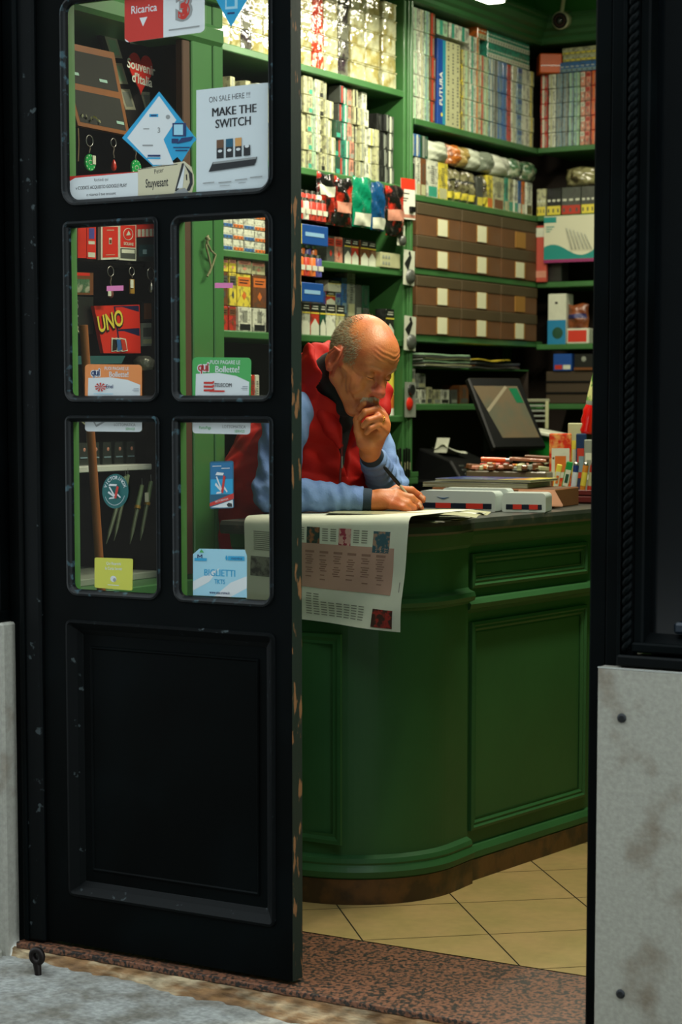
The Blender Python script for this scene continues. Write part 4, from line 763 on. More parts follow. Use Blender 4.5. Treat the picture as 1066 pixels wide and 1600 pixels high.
# jar of sweets, chewing gum bottle
for (x, y, m, lab) in ((-.325, 2.36, M('pink_cap', (190, 70, 90), .4), 'small jar with pink cap behind the sweets'), (-.285, 2.38, M('blue_cap', (40, 120, 190), .4), 'small jar with blue cap behind the sweets')):
    mb = MB(); mb.lathe([(.018, 0), (.018, .11), (.015, .118)], pl('q'), 16); mb.lathe([(.017, .118), (.017, .135), (.012, .142), (.001, .143)], m, 16); tag(mb.build('small_jar', loc=(x, y, CT)), lab, 'jar', 'small jars behind the sweets')
mb = MB(); mb.cbox((0, 0, 0), (.26, .26, .028), M('dark_red_tray', (84, 20, 18), .5), .006); mb.cbox((.0, 0, .028), (.26, .008, .045), M('dark_red_tray'), .002)
tag(mb.build('candy_tray', loc=(-.33, 2.03, CT), rot=(0, 0, .1)), 'dark red tray of sweets at the right end of the counter', 'tray')
CTT = CT+.0285
mb = MB(); mb.T = TR(0, 0, 0, 0, 0, 0)
def tubebox(x, y, z, w_, d, h, m, lab, cat='packet', rx=0, ry=0, deco=None, name='sweet_packet', g_=None):
    mb = MB(); mb.cbox((-w_/2, 0, 0), (w_/2, d, h), m, .003)
    if deco: deco(mb, w_, h)
    return tag(mb.build(name, loc=(x-.10, y+.12, z), rot=(rx, ry, .5)), lab, cat, g_)
lab_ = lambda c1, c2: (lambda mb, w_, h: (mb.box((-w_*.4, -.0008, h*.25), (w_*.4, 0, h*.75), pl(c1)), mb.box((-w_*.25, -.0014, h*.35), (w_*.25, 0, h*.62), pl(c2))))
tubebox(-.225, 2.06, CTT, .075, .03, .20, M('red_gold_wrap', (196, 48, 24), .25, coat=.9, rgb2=(214, 150, 80), mixs=30, bump=.003), 'tall red packet with pale lettering on the candy tray', deco=lab_('w', 'o'))
tubebox(-.185, 2.105, CTT, .06, .02, .235, pl('c'), 'cream packet standing tallest behind the red packet', deco=lab_('y', 'w'))
tubebox(-.155, 2.075, CTT, .035, .02, .20, M('dark_blue_wrap', (30, 50, 84), .3, coat=.6), 'narrow packet with blue top and red flash', deco=lab_('r', 'q'))
tubebox(-.125, 2.07, CTT, .03, .02, .18, pl('g'), 'grey packet between the blue topped packet and the toothpaste-like tube', deco=lab_('w', 'g'))
tubebox(-.20, 1.96, CTT, .018, .012, .10, pl('y'), 'slim yellow stick leaning at the left of the candy tray', ry=.18, deco=lab_('w', 'o'), name='sweet_stick')
tubebox(-.165, 1.955, CTT, .022, .012, .11, M('green_wrap', (30, 130, 60), .3, coat=.6), 'slim green stick leaning beside the yellow one', ry=.2, deco=lab_('w', 'e'), name='sweet_stick')
for (x, y, ry, m1, m2, lab) in ((-.128, 1.95, .12, M('white_tube', (190, 200, 210), .3, coat=.8), M('blue_band', (24, 50, 110), .3), 'white tube of sweets with blue bands at the front of the candy tray'), (-.10, 1.96, .14, M('gold_tube', (190, 120, 40), .25, coat=.8), pl('y'), 'golden tube of sweets right of the white tube'), (-.078, 1.97, .14, pl('r'), pl('c'), 'red tube of sweets at the right end of the candy tray')):
    mb = MB(); mb.lathe([(.0095, 0), (.0095, .03)], m1, 14); mb.lathe([(.0098, .03), (.0098, .075)], m2 if ry != .12 else m1, 14); mb.lathe([(.0097, .075), (.0097, .098)], m1 if ry != .12 else m2, 14); mb.lathe([(.0095, .098), (.0093, .106), (.005, .108)], steel, 14)
    tag(mb.build('sweet_tube', loc=(x-.10, y+.12, CTT), rot=(0, ry, 0)), lab, 'sweet tube')
mb = MB(); mb.T = TR(0, 0, 0, 0, .16, 0)
mb.lathe([(.022, 0), (.026, .01), (.021, .03), (.026, .045), (.022, .065), (.024, .08), (.016, .1)], M('red_candy_foil', (200, 20, 16), .12, coat=1), 14); mb.lathe([(.017, .098), (.018, .11), (.017, .112)], pl('g'), 14)
mb.lathe([(.018, .112), (.012, .19), (.007, .215)], M('floral_wrap', (196, 196, 130), .35, coat=.6, rgb2=(90, 140, 60), mixs=30, mixlo=.5, mixhi=.56), 14); mb.lathe([(.005, .215), (.003, .27)], M('gold_tip', (170, 130, 60), .3), 10)
tag(mb.build('candy_lollipop', loc=(-.262, 2.25, CTT+.20)), 'tall red and flowered candy spire standing above the sweets at the right', 'candy')
mb = MB(); mb.cbox((-.05, -.0, 0), (.03, .06, .199), M('clear_stand', (90, 100, 92), .3, coat=.8), .004); tag(mb.build('candy_stand', loc=(-.245, 2.265, CTT)), 'dull stand under the candy spire', 'stand')
# ================================================================== DISPLAY CABINET behind the door leaf
KX = -.85
dc = thing('display_cabinet', 'green framed display cabinet behind the closed door leaf, dark inside', 'display cabinet', (KX, .06, 0))
def kb(mb, x0, x1, y0, y1, z0, z1, m, c=.003): return mb.cbox((x0-KX, y0-.06, z0), (x1-KX, y1-.06, z1), m, c)
kdark = M('cabinet_dark_back', (26, 20, 14), .7, var=.3, vscale=4)
cabg = M('cabinet_green', (62, 116, 62), .42, coat=.25, var=.08, vscale=5)
kb(MB(), KX-.05, KX, .775, .878, 0, 2.75, cabg).build('frame_post', dc); kb(MB(), -1.30, KX-.051, .80, .90, 0, 2.75, kdark).build('side_panel', dc); kb(MB(), KX-.05, KX+.002, .882, .932, 0, 2.75, cabg).build('frame_post', dc)
kb(MB(), -1.32, KX, .06, .09, 0, 2.75, kdark).build('frame_post', dc)
kb(MB(), -1.32, KX, .09, .775, .82, .885, cabg).build('ledge', dc)
kb(MB(), -1.32, KX-.004, .09, .775, 0, .82, cabg).build('lower_panel', dc)
mb = MB(); kb(mb, -1.32, KX, .09, .775, 2.50, 2.75, cabg); kb(mb, -1.32, KX+.012, .06, .932, 2.44, 2.50, cabg, .012); kb(mb, -1.32, KX+.03, .06, .932, 2.56, 2.60, cabg, .012); mb.build('crown_rail', dc)
kb(MB(), -1.34, -1.32, .06, .932, 0, 2.75, kdark).build('back_panel', dc)
kb(MB(), -1.30, -1.0, .10, .77, 1.205, 1.222, M('white_shelf', (190, 196, 184), .5), .002).build('shelf', dc)
kb(MB(), -1.30, -.98, .10, .77, .885, .905, M('pale_shelf', (140, 150, 134), .5), .002).build('shelf', dc)
kb(MB(), -1.30, -1.02, .10, .77, 1.80, 1.81, kdark, .002).build('shelf', dc)
mb = MB(); kb(mb, KX-.03, KX-.004, .735, .772, .9, 2.44, M('brown_strip', (74, 50, 32), .6)); mb.build('inner_strip', dc)
# rope pull on the post
rope = M('jute_rope', (120, 122, 84), .8, bump=.002, bscale=80)
P_ = lambda u, v, d=.012: AX(u, v, KX+d)
mb = MB(); mb.tube([P_(325, 368), P_(324, 380, .02), P_(330, 392, .02), P_(337, 398, .02), P_(333, 412, .02), P_(327, 428, .018)], .0035, rope, 8); mb.tube([P_(325, 368), P_(322, 384, .018), P_(326, 400, .02), P_(330, 418, .018), P_(324, 432, .018)], .0035, rope, 8); mb.tube([P_(322, 370), P_(327, 376, .02)], .006, rope, 8)
tag(mb.build('rope_pull'), 'knotted rope pull hanging on the green cabinet post', 'rope')
# things in the cabinet: helper plane KXI
def kit(x, u0, v0, u1, v1):                 # y and z of two picture corners on the plane x
    a = AX(u0, v0, x); b = AX(u1, v1, x); return a[1], a[2], b[1], b[2]
def slab(name, x, quad, m, label, cat, deco=None, th_=.012, group=None):
    # quad: four picture corners TL TR BR BL, deco(fn) with fn(s,t,out)
    Q = [Vector(AX(u, v, x)) for u, v in quad]; o_ = Q[3]
    def fn(s, t, out=0): p = (Q[3]*(1-s)+Q[2]*s)*(1-t)+(Q[0]*(1-s)+Q[1]*s)*t; return (p.x+out-o_.x, p.y-o_.y, p.z-o_.z)
    mb = MB(); vs = [fn(0, 0), fn(1, 0), fn(1, 1), fn(0, 1)]+[fn(0, 0, -th_), fn(1, 0, -th_), fn(1, 1, -th_), fn(0, 1, -th_)]
    mb.add(vs, [(0, 1, 2, 3), (4, 7, 6, 5), (0, 4, 5, 1), (1, 5, 6, 2), (2, 6, 7, 3), (3, 7, 4, 0)], m)
    def rect(s0, t0, s1, t1, mm, out=.0006): mb.add([fn(s0, t0, out), fn(s1, t0, out), fn(s1, t1, out), fn(s0, t1, out)], [(0, 1, 2, 3)], mm)
    if deco: deco(mb, fn, rect)
    return tag(mb.build(name, loc=tuple(o_)), label, cat, group)
woodf = M('wood_frame', (128, 78, 36), .45, var=.15); felt = M('black_felt', (34, 36, 30), .8, var=.15); tagm = M('small_tag', (150, 190, 176), .5)
def dcase(mb, fn, rect):
    rect(.06, .05, .94, .44, felt); rect(.06, .52, .94, .92, felt)
    for s, t in ((.12, .62), (.62, .60), (.78, .12)): rect(s, t, s+.14, t+.035, tagm, .0012)
    for i in range(5): mb.grid(lambda s, t, i=i: fn(.1+.07*i+.05*s, .10+.03*t+.03*math.sin(i*2+s*3), .002+.006*math.sin(s*5+i)), 4, 3, film)
slab('framed_case', -.96, ((86, 62), (178, 82), (203, 212), (122, 196)), woodf, 'wood framed tilted case with two black panels hanging in the cabinet top', 'case', dcase, .02)
frm = M('card_frame', (176, 176, 150), .45, coat=.5)
slab('souvenir_board', -1.02, ((155, 48), (262, 60), (292, 205), (205, 205)), M('board_black', (30, 26, 22), .6), 'black board holding pale framed lighters under the heart sign', 'board', lambda mb, fn, rect: [ (rect(s, t, s+.17, t+.21, frm), rect(s+.03, t+.03, s+.14, t+.18, pl('g') if k % 3 else pl('l'), .0012)) for k, (s, t) in enumerate(((.05, .74), (.70, .78), (.86, .50), (.02, .48), (.02, .22), (.35, .20), (.56, .20), (.80, .22), (.40, .90)))], .015)
# heart sign
c = AX(219, 111, -.985); mb = MB(); hp = []
for i in range(40): a = 2*PI*i/40; hp.append((16*math.sin(a)**3*.0036/1.0, (13*math.cos(a)-5*math.cos(2*a)-2*math.cos(3*a)-math.cos(4*a))*.0040))
hp = hp[::-1]
T_ = Matrix(((0, 0, 1, 0), (1, 0, 0, 0), (0, 1, 0, 0), (0, 0, 0, 1)))
mb.prism(hp, .003, M('heart_red', (206, 44, 30), .4), T_); hw = M('heart_text', (216, 220, 206), .4)
mb.text('Souvenir', .038, hw, Matrix.Translation((.0042, 0, .010)) @ Matrix.Rotation(-.05, 4, 'X') @ T_, 1.0, .02); mb.text("d'Italia", .038, hw, Matrix.Translation((.0042, .004, -.026)) @ Matrix.Rotation(-.05, 4, 'X') @ T_, 1.0, .02)
tag(mb.build('heart_sign', loc=c), "red heart sign lettered Souvenir d'Italia in white", 'sign')
# keyrings
def ringthing(u, v, x, label, drop, m, kind='disc', tag_=None, r=.015):
    c = AX(u, v, x); mb = MB(); mb.tube([(0, r*math.cos(a), r*math.sin(a)) for a in [2*PI*i/20 for i in range(20)]], .0012, steel, 6, closed=True)
    pts = [(0, .002*math.sin(i*1.7), -r-.006*i) for i in range(int(drop/.006)+1)]; mb.tube(pts, .0018, M('chain', (120, 110, 96), .4, metal=.6), 6); zb_ = -r-drop
    if kind == 'disc':
        mb.lathe([(.0225, -.003), (.0235, 0), (.0225, .003)], m, 24, TR(0, 0, zb_-.022, 0, PI/2, 0)); 
        for i in range(10): a = 2*PI*i/10; mb.lathe([(.002, .0032), (.001, .0038)], white, 6, TR(0, .019*math.cos(a), zb_-.022+.019*math.sin(a), 0, PI/2, 0))
        mb.tube([(.0036, .009*math.cos(a), zb_-.022+.006*math.sin(a)) for a in [2*PI*i/14 for i in range(14)]], .0008, white, 5, closed=True)
    elif kind == 'drop': mb.lathe([(.002, 0), (.006, -.008), (.008, -.02), (.006, -.028), (.001, -.031)], m, 12, TR(0, 0, zb_))
    else: mb.cbox((-.003, -.010, zb_-.042), (.003, .010, zb_), m, .002)
    if tag_: mb.cbox((.004, tag_, zb_-.026), (.006, tag_+.014, zb_-.002), pl('w'), .001)
    return tag(mb.build('key_ring', loc=c), label, 'key ring')
ringthing(140, 220, -.93, 'green round key ring with white dots hanging leftmost below the case', .022, M('green_disc', (16, 150, 70), .35, coat=.6), 'disc', .006)
ringthing(177.5, 223, -.93, 'key ring with braided cord and small red drop', .035, M('red_drop', (196, 40, 20), .3, coat=.6), 'drop', None, .012)
ringthing(212, 228, -.95, 'green round key ring half hidden behind the diamond sticker', .025, M('green_disc'), 'disc', None)
mb = MB(); mb.tube([P_(122, 200, -.10), P_(123, 225, -.10), P_(122, 252, -.10)], .002, M('brass_rod', (120, 96, 60), .5), 6); tag(mb.build('brass_hook'), 'thin brass rod hanging left of the key rings', 'hook')
# card decks in second row
def deco_card(c1, c2):
    def f(mb, fn, rect): rect(.1, .08, .9, .92, c1); rect(.25, .55, .75, .8, c2, .0012); rect(.3, .2, .7, .3, c2, .0012)
    return f
rdm = M('deck_red', (196, 44, 30), .35, coat=.5); wm = pl('w')
slab('card_deck', -1.0, ((86, 356), (120, 355), (120, 402), (86, 402)), wm, 'red and white card deck at the far left of the deck row', 'card deck', deco_card(rdm, wm))
slab('card_deck', -1.0, ((122, 354), (135, 354), (135, 403), (122, 403)), rdm, 'plain red spine of a card deck, second in the deck row', 'card deck', deco_card(rdm, rdm))
slab('card_deck', -1.0, ((136, 354), (150, 354), (150, 405), (136, 404)), rdm, 'red deck with violet mark, third in the deck row', 'card deck', lambda mb, fn, rect: (rect(.1, .05, .9, .2, wm), rect(.15, .45, .85, .55, wm), rect(.2, .62, .8, .95, pl('v'))))
def deckR(mb, fn, rect): rect(.08, .06, .94, .94, rdm); rect(.42, .44, .58, .62, wm, .0012); rect(.44, .46, .56, .57, pl('n'), .0018); rect(.3, .82, .7, .86, pl('p'), .0012); rect(.25, .12, .75, .15, pl('p'), .0012)
slab('card_deck', -.99, ((158, 351), (186, 351), (186, 405), (158, 406)), wm, 'white edged red card deck with small white crest', 'card deck', deckR)
def deckS(mb, fn, rect):
    rect(.06, .36, .94, .96, rdm); rect(.06, .05, .94, .33, pl('d')); rect(.12, .2, .88, .3, wm, .0012)
    mb.tube([fn(.5+.28*math.cos(a), .72+.16*math.sin(a), .001) for a in [2*PI*i/18 for i in range(18)]], .0012, wm, 5, closed=True); mb.add([fn(.36, .68, .002), fn(.64, .70, .002), fn(.52, .82, .002)], [(0, 1, 2)], wm)
    T2 = Matrix.Translation(fn(.5, .45, .003)) @ T_; mb.text('SICILIANE', .012, wm, T2, .9, .02)
slab('card_deck', -.99, ((186.5, 350), (213, 350), (213, 408), (186.5, 406)), wm, 'red deck lettered SICILIANE with round white emblem', 'card deck', deckS)
slab('card_deck', -1.0, ((213.5, 350), (244, 349), (244, 370), (213.5, 371)), rdm, 'red box with white cards printed, right end of the deck row', 'card deck', lambda mb, fn, rect: [rect(.05+.2*i, .05, .2+.2*i, .6, wm) for i in range(5)])
slab('card_deck', -1.0, ((213.5, 372), (244, 371), (244, 408), (213.5, 408)), pl('k'), 'black box with teal picture below the red box', 'card deck', lambda mb, fn, rect: (rect(.1, .2, .9, .7, M('dark_teal', (20, 50, 54), .5)), rect(.3, .3, .5, .5, pl('q'), .0012)))
ringthing(173, 424, -.95, 'key ring with white tag hanging above the UNO box', .03, M('chain_brown', (110, 60, 50), .4), 'drop', -.02, .014)
ringthing(206, 424, -.95, 'key ring with brass coloured tab beside the UNO box', .010, M('brass_tab', (170, 130, 50), .35, metal=.4), 'tab', -.014, .012)
ringthing(236, 428, -.98, 'large steel ring at the right of the cabinet', .006, steel, 'drop', None, .018)
def dblk(mb, fn, rect): T2 = Matrix.Translation(fn(.45, .78, .003)) @ T_; mb.text('ARS', .034, M('grey_letters', (120, 120, 112), .5), T2, .8); rect(.05, .45, .6, .5, pl('g')); mb.text("L'ORIGINAL", .012, pl('g'), Matrix.Translation(fn(.42, .32, .003)) @ T_, .9); mb.text('NIER', .026, pl('c'), Matrix.Translation(fn(.45, .12, .003)) @ T_, .9, .02)
slab('black_box', -1.0, ((86, 462), (146, 464), (146, 522), (86, 520)), pl('k'), 'black box with pale lettering left of the UNO box', 'box', dblk)
slab('boxed_goods', -1.03, ((86, 424), (146, 426), (146, 461), (86, 460)), pl('n'), 'red-brown and grey packets above the black lettered box', 'box', lambda mb, fn, rect: (rect(.1, .2, .4, .8, pl('g')), rect(.5, .1, .9, .7, foilg), rect(.1, .85, .9, .98, rdm)))
def duno(mb, fn, rect):
    rect(.42, .02, .98, .98, M('uno_navy', (24, 26, 60), .4)); mb.add([fn(.45, .5, .0012), fn(.98, .52, .0012), fn(.98, .85, .0012), fn(.6, .96, .0012), fn(.45, .96, .0012)], [(0, 1, 2, 3, 4)], rdm); mb.add([fn(.45, .02, .0012), fn(.98, .02, .0012), fn(.98, .35, .0012), fn(.6, .46, .0012), fn(.45, .46, .0012)], [(0, 1, 2, 3, 4)], rdm)
    T2 = Matrix.Translation(fn(.28, .66, .004)) @ Matrix.Rotation(.22, 4, 'X') @ T_; mb.text('UNO', .064, pl('k'), Matrix.Translation((-.001, .003, -.003)) @ T2, .82, .05); mb.text('UNO', .064, pl('y'), T2, .82, .02)
    for k, (s, c_) in enumerate(((.2, 'w'), (.33, 'b'), (.46, 'r'))): mb.add([fn(s, .03, .002+.001*k), fn(s+.16, .05, .002+.001*k), fn(s+.22-.04*k, .3, .002+.001*k), fn(s+.06-.04*k, .33, .002+.001*k)], [(0, 1, 2, 3)], wm); mb.add([fn(s+.02, .05, .003+.001*k), fn(s+.14, .07, .003+.001*k), fn(s+.19-.04*k, .28, .003+.001*k), fn(s+.08-.04*k, .3, .003+.001*k)], [(0, 1, 2, 3)], pl(c_ if c_ != 'w' else 'k'))
slab('card_game_box', -.98, ((147, 478), (218, 476), (220, 552), (162, 552)), rdm, 'red game box lettered UNO with fanned cards', 'game box', duno)
slab('printed_card', -1.02, ((221, 470), (246, 470), (246, 502), (221, 503)), pl('k'), 'dark red framed card right of the UNO box', 'card', lambda mb, fn, rect: rect(.15, .12, .85, .88, pl('n')))
slab('printed_card', -1.02, ((221, 505), (246, 504), (246, 540), (221, 541)), pl('g'), 'grey framed card below the dark red one', 'card', lambda mb, fn, rect: (rect(.1, .1, .9, .3, pl('c')), rect(.1, .4, .9, .8, pl('d'))))
slab('teal_tray', -.98, ((86, 556), (196, 556), (190, 568), (86, 570)), M('teal_dull', (36, 84, 84), .5), 'dull teal tray behind the orange sticker', 'tray')
mb = MB(); mb.lathe([(.0, 0), (.03, .004), (.034, .03), (.02, .044), (.0, .046)], M('silver_box', (110, 112, 100), .25, metal=.5, bump=.004), 12); q = AX(225, 580, -1.0); tag(mb.build('silver_tin', loc=q), 'small silver tin right of the UNO box shelf', 'tin')
# watch stands on the white shelf, knives below
for i in range(8):
    u = 112+18.5*i; q = AX(u, 722, -1.06); 
    if q[1] > .75: break
    mb = MB(); mb.add([(0, -.022, 0), (0, .022, 0), (.0, .018, .065), (.0, -.018, .065), (-.05, -.022, 0), (-.05, .022, 0), (-.03, .018, .068), (-.03, -.018, .068)], [(0, 1, 2, 3), (4, 7, 6, 5), (0, 4, 5, 1), (1, 5, 6, 2), (2, 6, 7, 3), (3, 7, 4, 0)], M('smoky_case', (52, 58, 52), .2, coat=1)); mb.box((.001, -.016, .02), (.002, .016, .024), pl('q')); mb.lathe([(.006, 0), (.002, .002)], pl('p'), 8, TR(.001, .004, .045, 0, PI/2))
    tag(mb.build('glass_case', loc=(-1.06, q[1], 1.2225)), f'small smoky glass case standing {ORD[i]} from the left on the white cabinet shelf', 'case', 'smoky cases on the white shelf')
knm = M('knife_blade', (120, 130, 104), .35, metal=.6); 
for i, (ut, vt, ub_, vb_, l) in enumerate(((196, 745, 166, 850, 'knife in its sheath hanging behind the round green sticker'), (200, 742, 178, 845, 'knife with pale handle hanging beside the round sticker'), (222, 758, 203, 850, 'knife with white tag hanging in the middle of the cabinet'), (236, 752, 219, 845, 'knife hanging rightmost below the white shelf'))):
    a = Vector(AX(ut, vt, -1.0)); b_ = Vector(AX(ub_, vb_, -1.0)); d_ = b_-a; mb = MB(); o_ = a
    R = d_.normalized(); pts = [(0, 0, 0), tuple(R*d_.length*.35)]; mb.tube(pts, [.006, .008], M('knife_handle', (100, 120, 84), .4), 8); mb.tube([tuple(R*d_.length*.35), tuple(R*d_.length*.4)], .010, M('brass_tab'), 8)
    mb.tube([tuple(R*d_.length*.4), tuple(R*d_.length*.8), tuple(R*d_.length)], [.008, .007, .001], knm, 4); 
    if i == 2: mb.cbox((.009, .0, -.05), (.011, .018, -.022), pl('w'), .001)
    mb.tube([(0, 0, 0), (0, 0, .02)], .001, steel, 5); tag(mb.build('hanging_knife', loc=tuple(a)), l, 'knife')
mb = MB(); mb.tube([P_(118, 650, -.12), P_(135, 665, -.12), P_(137, 700, -.12), P_(140, 740, -.12)], .002, pl('c'), 6); tag(mb.build('loose_string'), 'thin white cord hanging left of the wooden pole', 'cord')
# wooden pole
a = Vector(AX(130.5, 505, -.90)); b_ = Vector(AX(155, 868, -.90)); a.x = -.80; b_.x = -.80; a = Vector(AX(130.5, 508, -.80)); b_ = Vector(AX(157, 905, -.80))
d_ = (b_-a); foot = a+d_*((a.z-.002)/(a.z-b_.z)); mb = MB(); mb.tube([tuple(a-foot), (0, 0, 0)], [.0115, .0125], M('pole_wood', (150, 88, 38), .5, var=.15, vscale=6), 14); tag(mb.build('wooden_pole', loc=tuple(foot)), 'worn wooden pole leaning between the door leaf and the cabinet', 'pole')
# ================================================================== STICKERS ON THE DOOR GLASS
GYP = .0128
def sticker(name, label, corners, back, shapes, cat='sticker', y=GYP, ylay=0, th_=.0005, group=None):
    """corners: TL TR BR BL in the picture, found on the glass plane; shapes in unit coordinates, aspect real."""
    Q = [Vector(AY(u, v, y)) for u, v in corners]; Q = [Vector((q.x, 0, q.z)) for q in Q]; o_ = (Q[2]+Q[3])/2; W_ = ((Q[1]-Q[0]).length+(Q[2]-Q[3]).length)/2; H_ = ((Q[0]-Q[3]).length+(Q[1]-Q[2]).length)/2
    def fn(s, t, k): p = (Q[3]*(1-s)+Q[2]*s)*(1-t)+(Q[0]*(1-s)+Q[1]*s)*t-o_; return (p.x, -k, p.z)
    mb = MB(); pts, bm = back; n = len(pts)
    mb.add([fn(x, t, 0) for x, t in pts]+[fn(x, t, th_) for x, t in pts], [tuple(range(n))[::-1], tuple(range(n, 2*n))]+[(i, (i+1) % n, n+(i+1) % n, n+i) for i in range(n)], bm)
    k = th_+.00012
    for sh in shapes:
        if sh[0] == 'r': x0, z0, x1, z1 = sh[1:5]; mb.add([fn(x0, z0, k), fn(x1, z0, k), fn(x1, z1, k), fn(x0, z1, k)], [(0, 1, 2, 3)], sh[5])
        elif sh[0] == 'p': mb.add([fn(x, t, k) for x, t in sh[1]], [tuple(range(len(sh[1])))], sh[2])
        elif sh[0] == 'e': cx_, cz_, rx, rz_ = sh[1:5]; mb.add([fn(cx_+rx*math.cos(2*PI*i/28), cz_+rz_*math.sin(2*PI*i/28), k) for i in range(28)], [tuple(range(28))], sh[5])
        elif sh[0] == 't':
            s_, cx_, cz_, hh, m = sh[1:6]; sx = sh[6] if len(sh) > 6 else 1; tk = sh[7] if len(sh) > 7 else 0; ro = sh[8] if len(sh) > 8 else 0
            hv = 'M' in s_ or 'N' in s_ or tk >= .02 and len(s_) > 3; vs, fs = text_geo(s_, 0 if hv else tk); hs = hh*1.0
            for dx in ((-.022, -.011, 0, .011, .022) if hv and tk > 0 else (0,)):
              out = []; k += .00002
              for x, t, _ in vs:
                X_ = (x+dx)*sx*hs*H_; Z_ = t*hs*H_; X2 = X_*math.cos(ro)-Z_*math.sin(ro); Z2 = X_*math.sin(ro)+Z_*math.cos(ro); out.append(fn(cx_+X2/W_, cz_+Z2/H_, k))
              mb.add(out, fs, m)
        k += .00008
    return tag(mb.build(name, loc=(o_.x, y-ylay, o_.z)), label, cat, group)
def rp_(r=.06, ra=1.0, c=(1, 1, 1, 1)):     # rounded unit rectangle, r in x units, ra = W/H
    P = []
    for i, (cx_, cz_, a0) in enumerate(((1-r, r*ra, -90), (1-r, 1-r*ra, 0), (r, 1-r*ra, 90), (r, r*ra, 180))):
        if not c[i]: P.append(((1, 0), (1, 1), (0, 1), (0, 0))[i]); continue
        for j in range(6): a = math.radians(a0+18*j); P.append((cx_+r*math.cos(a), cz_+r*ra*math.sin(a)))
    return P
SQ = [(0, 0), (1, 0), (1, 1), (0, 1)]
def sm(n, c, r=.45): return M('sticker_'+n, c, r, coat=.15)
srw = sm('white', (206, 212, 214)); srr = sm('red', (186, 46, 36)); skb = sm('blue', (36, 150, 196)); slb = sm('light_blue', (150, 198, 216)); sor = sm('orange', (216, 132, 70)); sgr = sm('green', (70, 160, 84)); syl = sm('lime', (196, 196, 70)); snv = sm('navy', (26, 50, 96)); sbk = sm('ink', (34, 36, 40)); sgy = sm('grey', (140, 144, 144)); stl = sm('deep_teal', (12, 92, 92)); scr_ = sm('cream', (196, 190, 160)); spk = sm('pink', (214, 120, 170)); smr = sm('crimson', (170, 40, 40)); stn = sm('tan', (196, 146, 84)); sbr = sm('brown', (100, 72, 50)); slk = sm('dark_blue', (20, 84, 110))
sticker('recharge_sticker', 'red and white sticker reading Ricarica with a large 3, at the door top', ((195, -42), (320, -58), (320, 50), (195, 67)), (rp_(.06, 1.1), srw),
        [('p', [(0.0, .06), (.06, 0), (.49, 0), (.49, 1), (0, 1)], srr), ('t', 'Ricarica', .245, .45, .16, srw, .95, .01), ('p', [(.19, .33), (.29, .33), (.235, .20)], srw), ('t', '3', .75, .40, .52, sgy, 1.1, .09), ('t', '3', .75, .40, .48, srr, 1.0, .04), ('t', '3', .75, .40, .50, sgy, 1.0, -.01), ('t', '3', .75, .33, .30, srr, 1.0, .05), ('r', .56, .085, .94, .105, sgy)])
dia = [(.5, 0), (1, .46), (.5, 1), (0, .54)]
sticker('diamond_sticker', 'blue diamond sticker cut off at the top of the door beside the stile', ((333, -55), (390, -60), (390, 40), (333, 44)), (dia, skb), [('r', .34, .28, .68, .5, slb), ('r', .38, .32, .60, .46, skb), ('r', .4, .2, .6, .23, snv)])
sticker('diamond_sticker', 'large white and blue diamond sticker with terminal drawing above the cream strip', ((191, 143), (308, 143), (308, 260), (191, 260)), ([(.42, .0), (.62, .02), (1.0, .36), (.5, 1), (0, .38)], skb),
        [('p', [(.42, .02), (.70, .02), (.56, .36), (.73, .62), (.5, .94), (.07, .38)], srw), ('p', [(.57, .33), (.76, .60), (.98, .36), (.80, .06)], skb), ('r', .37, .66, .49, .70, skb), ('r', .39, .67, .47, .69, snv), ('e', .62, .66, .03, .03, sgy), ('t', '3', .50, .48, .1, sgy, 1, .03), ('r', .29, .495, .37, .51, sgy), ('r', .28, .27, .42, .29, sgy), ('r', .35, .13, .52, .155, snv), ('r', .34, .10, .52, .12, skb),
         ('r', .68, .40, .86, .58, snv), ('r', .70, .42, .82, .56, slb), ('p', [(.74, .30), (.92, .34), (.96, .40), (.80, .38)], snv), ('r', .67, .31, .76, .37, snv), ('r', .69, .245, .91, .26, snv), ('r', .72, .205, .88, .22, snv)])
sticker('poster', 'white poster reading ON SALE HERE and MAKE THE SWITCH above a device drawing', ((307, 141), (419, 129), (419, 292), (307, 303)), (SQ, sm('paper_white', (196, 206, 210), .6)),
        [('t', 'ON SALE HERE !!!', .47, .895, .078, sbk, .82, .0, .02), ('t', 'MAKE THE', .53, .765, .118, sbk, .95, .006), ('t', 'MAKE THE', .535, .765, .118, sbk, .95, .006), ('t', 'SWITCH', .52, .650, .118, sbk, .95, .006), ('t', 'SWITCH', .525, .650, .118, sbk, .95, .006),
         ('r', .29, .32, .39, .50, sbk), ('r', .29, .42, .39, .50, sbr), ('r', .42, .32, .52, .50, sbk), ('r', .42, .42, .52, .50, slk), ('r', .55, .32, .64, .50, sbk), ('r', .55, .42, .64, .50, stn), ('r', .67, .32, .76, .42, sbk), ('e', .34, .39, .03, .014, srw), ('e', .47, .39, .03, .014, srw), ('e', .595, .39, .03, .014, srw), ('e', .715, .41, .03, .014, srw),
         ('p', [(.18, .20), (.82, .22), (.86, .30), (.24, .29)], sbk), ('p', [(.24, .27), (.84, .28), (.85, .30), (.25, .29)], sgy), ('r', .10, .09, .26, .10, sgy), ('r', .32, .08, .50, .09, sgy), ('r', .55, .09, .72, .10, sgy), ('r', .76, .10, .93, .11, sgy), ('r', .34, .05, .48, .056, sgy), ('r', .60, .06, .70, .066, sgy)], 'poster')
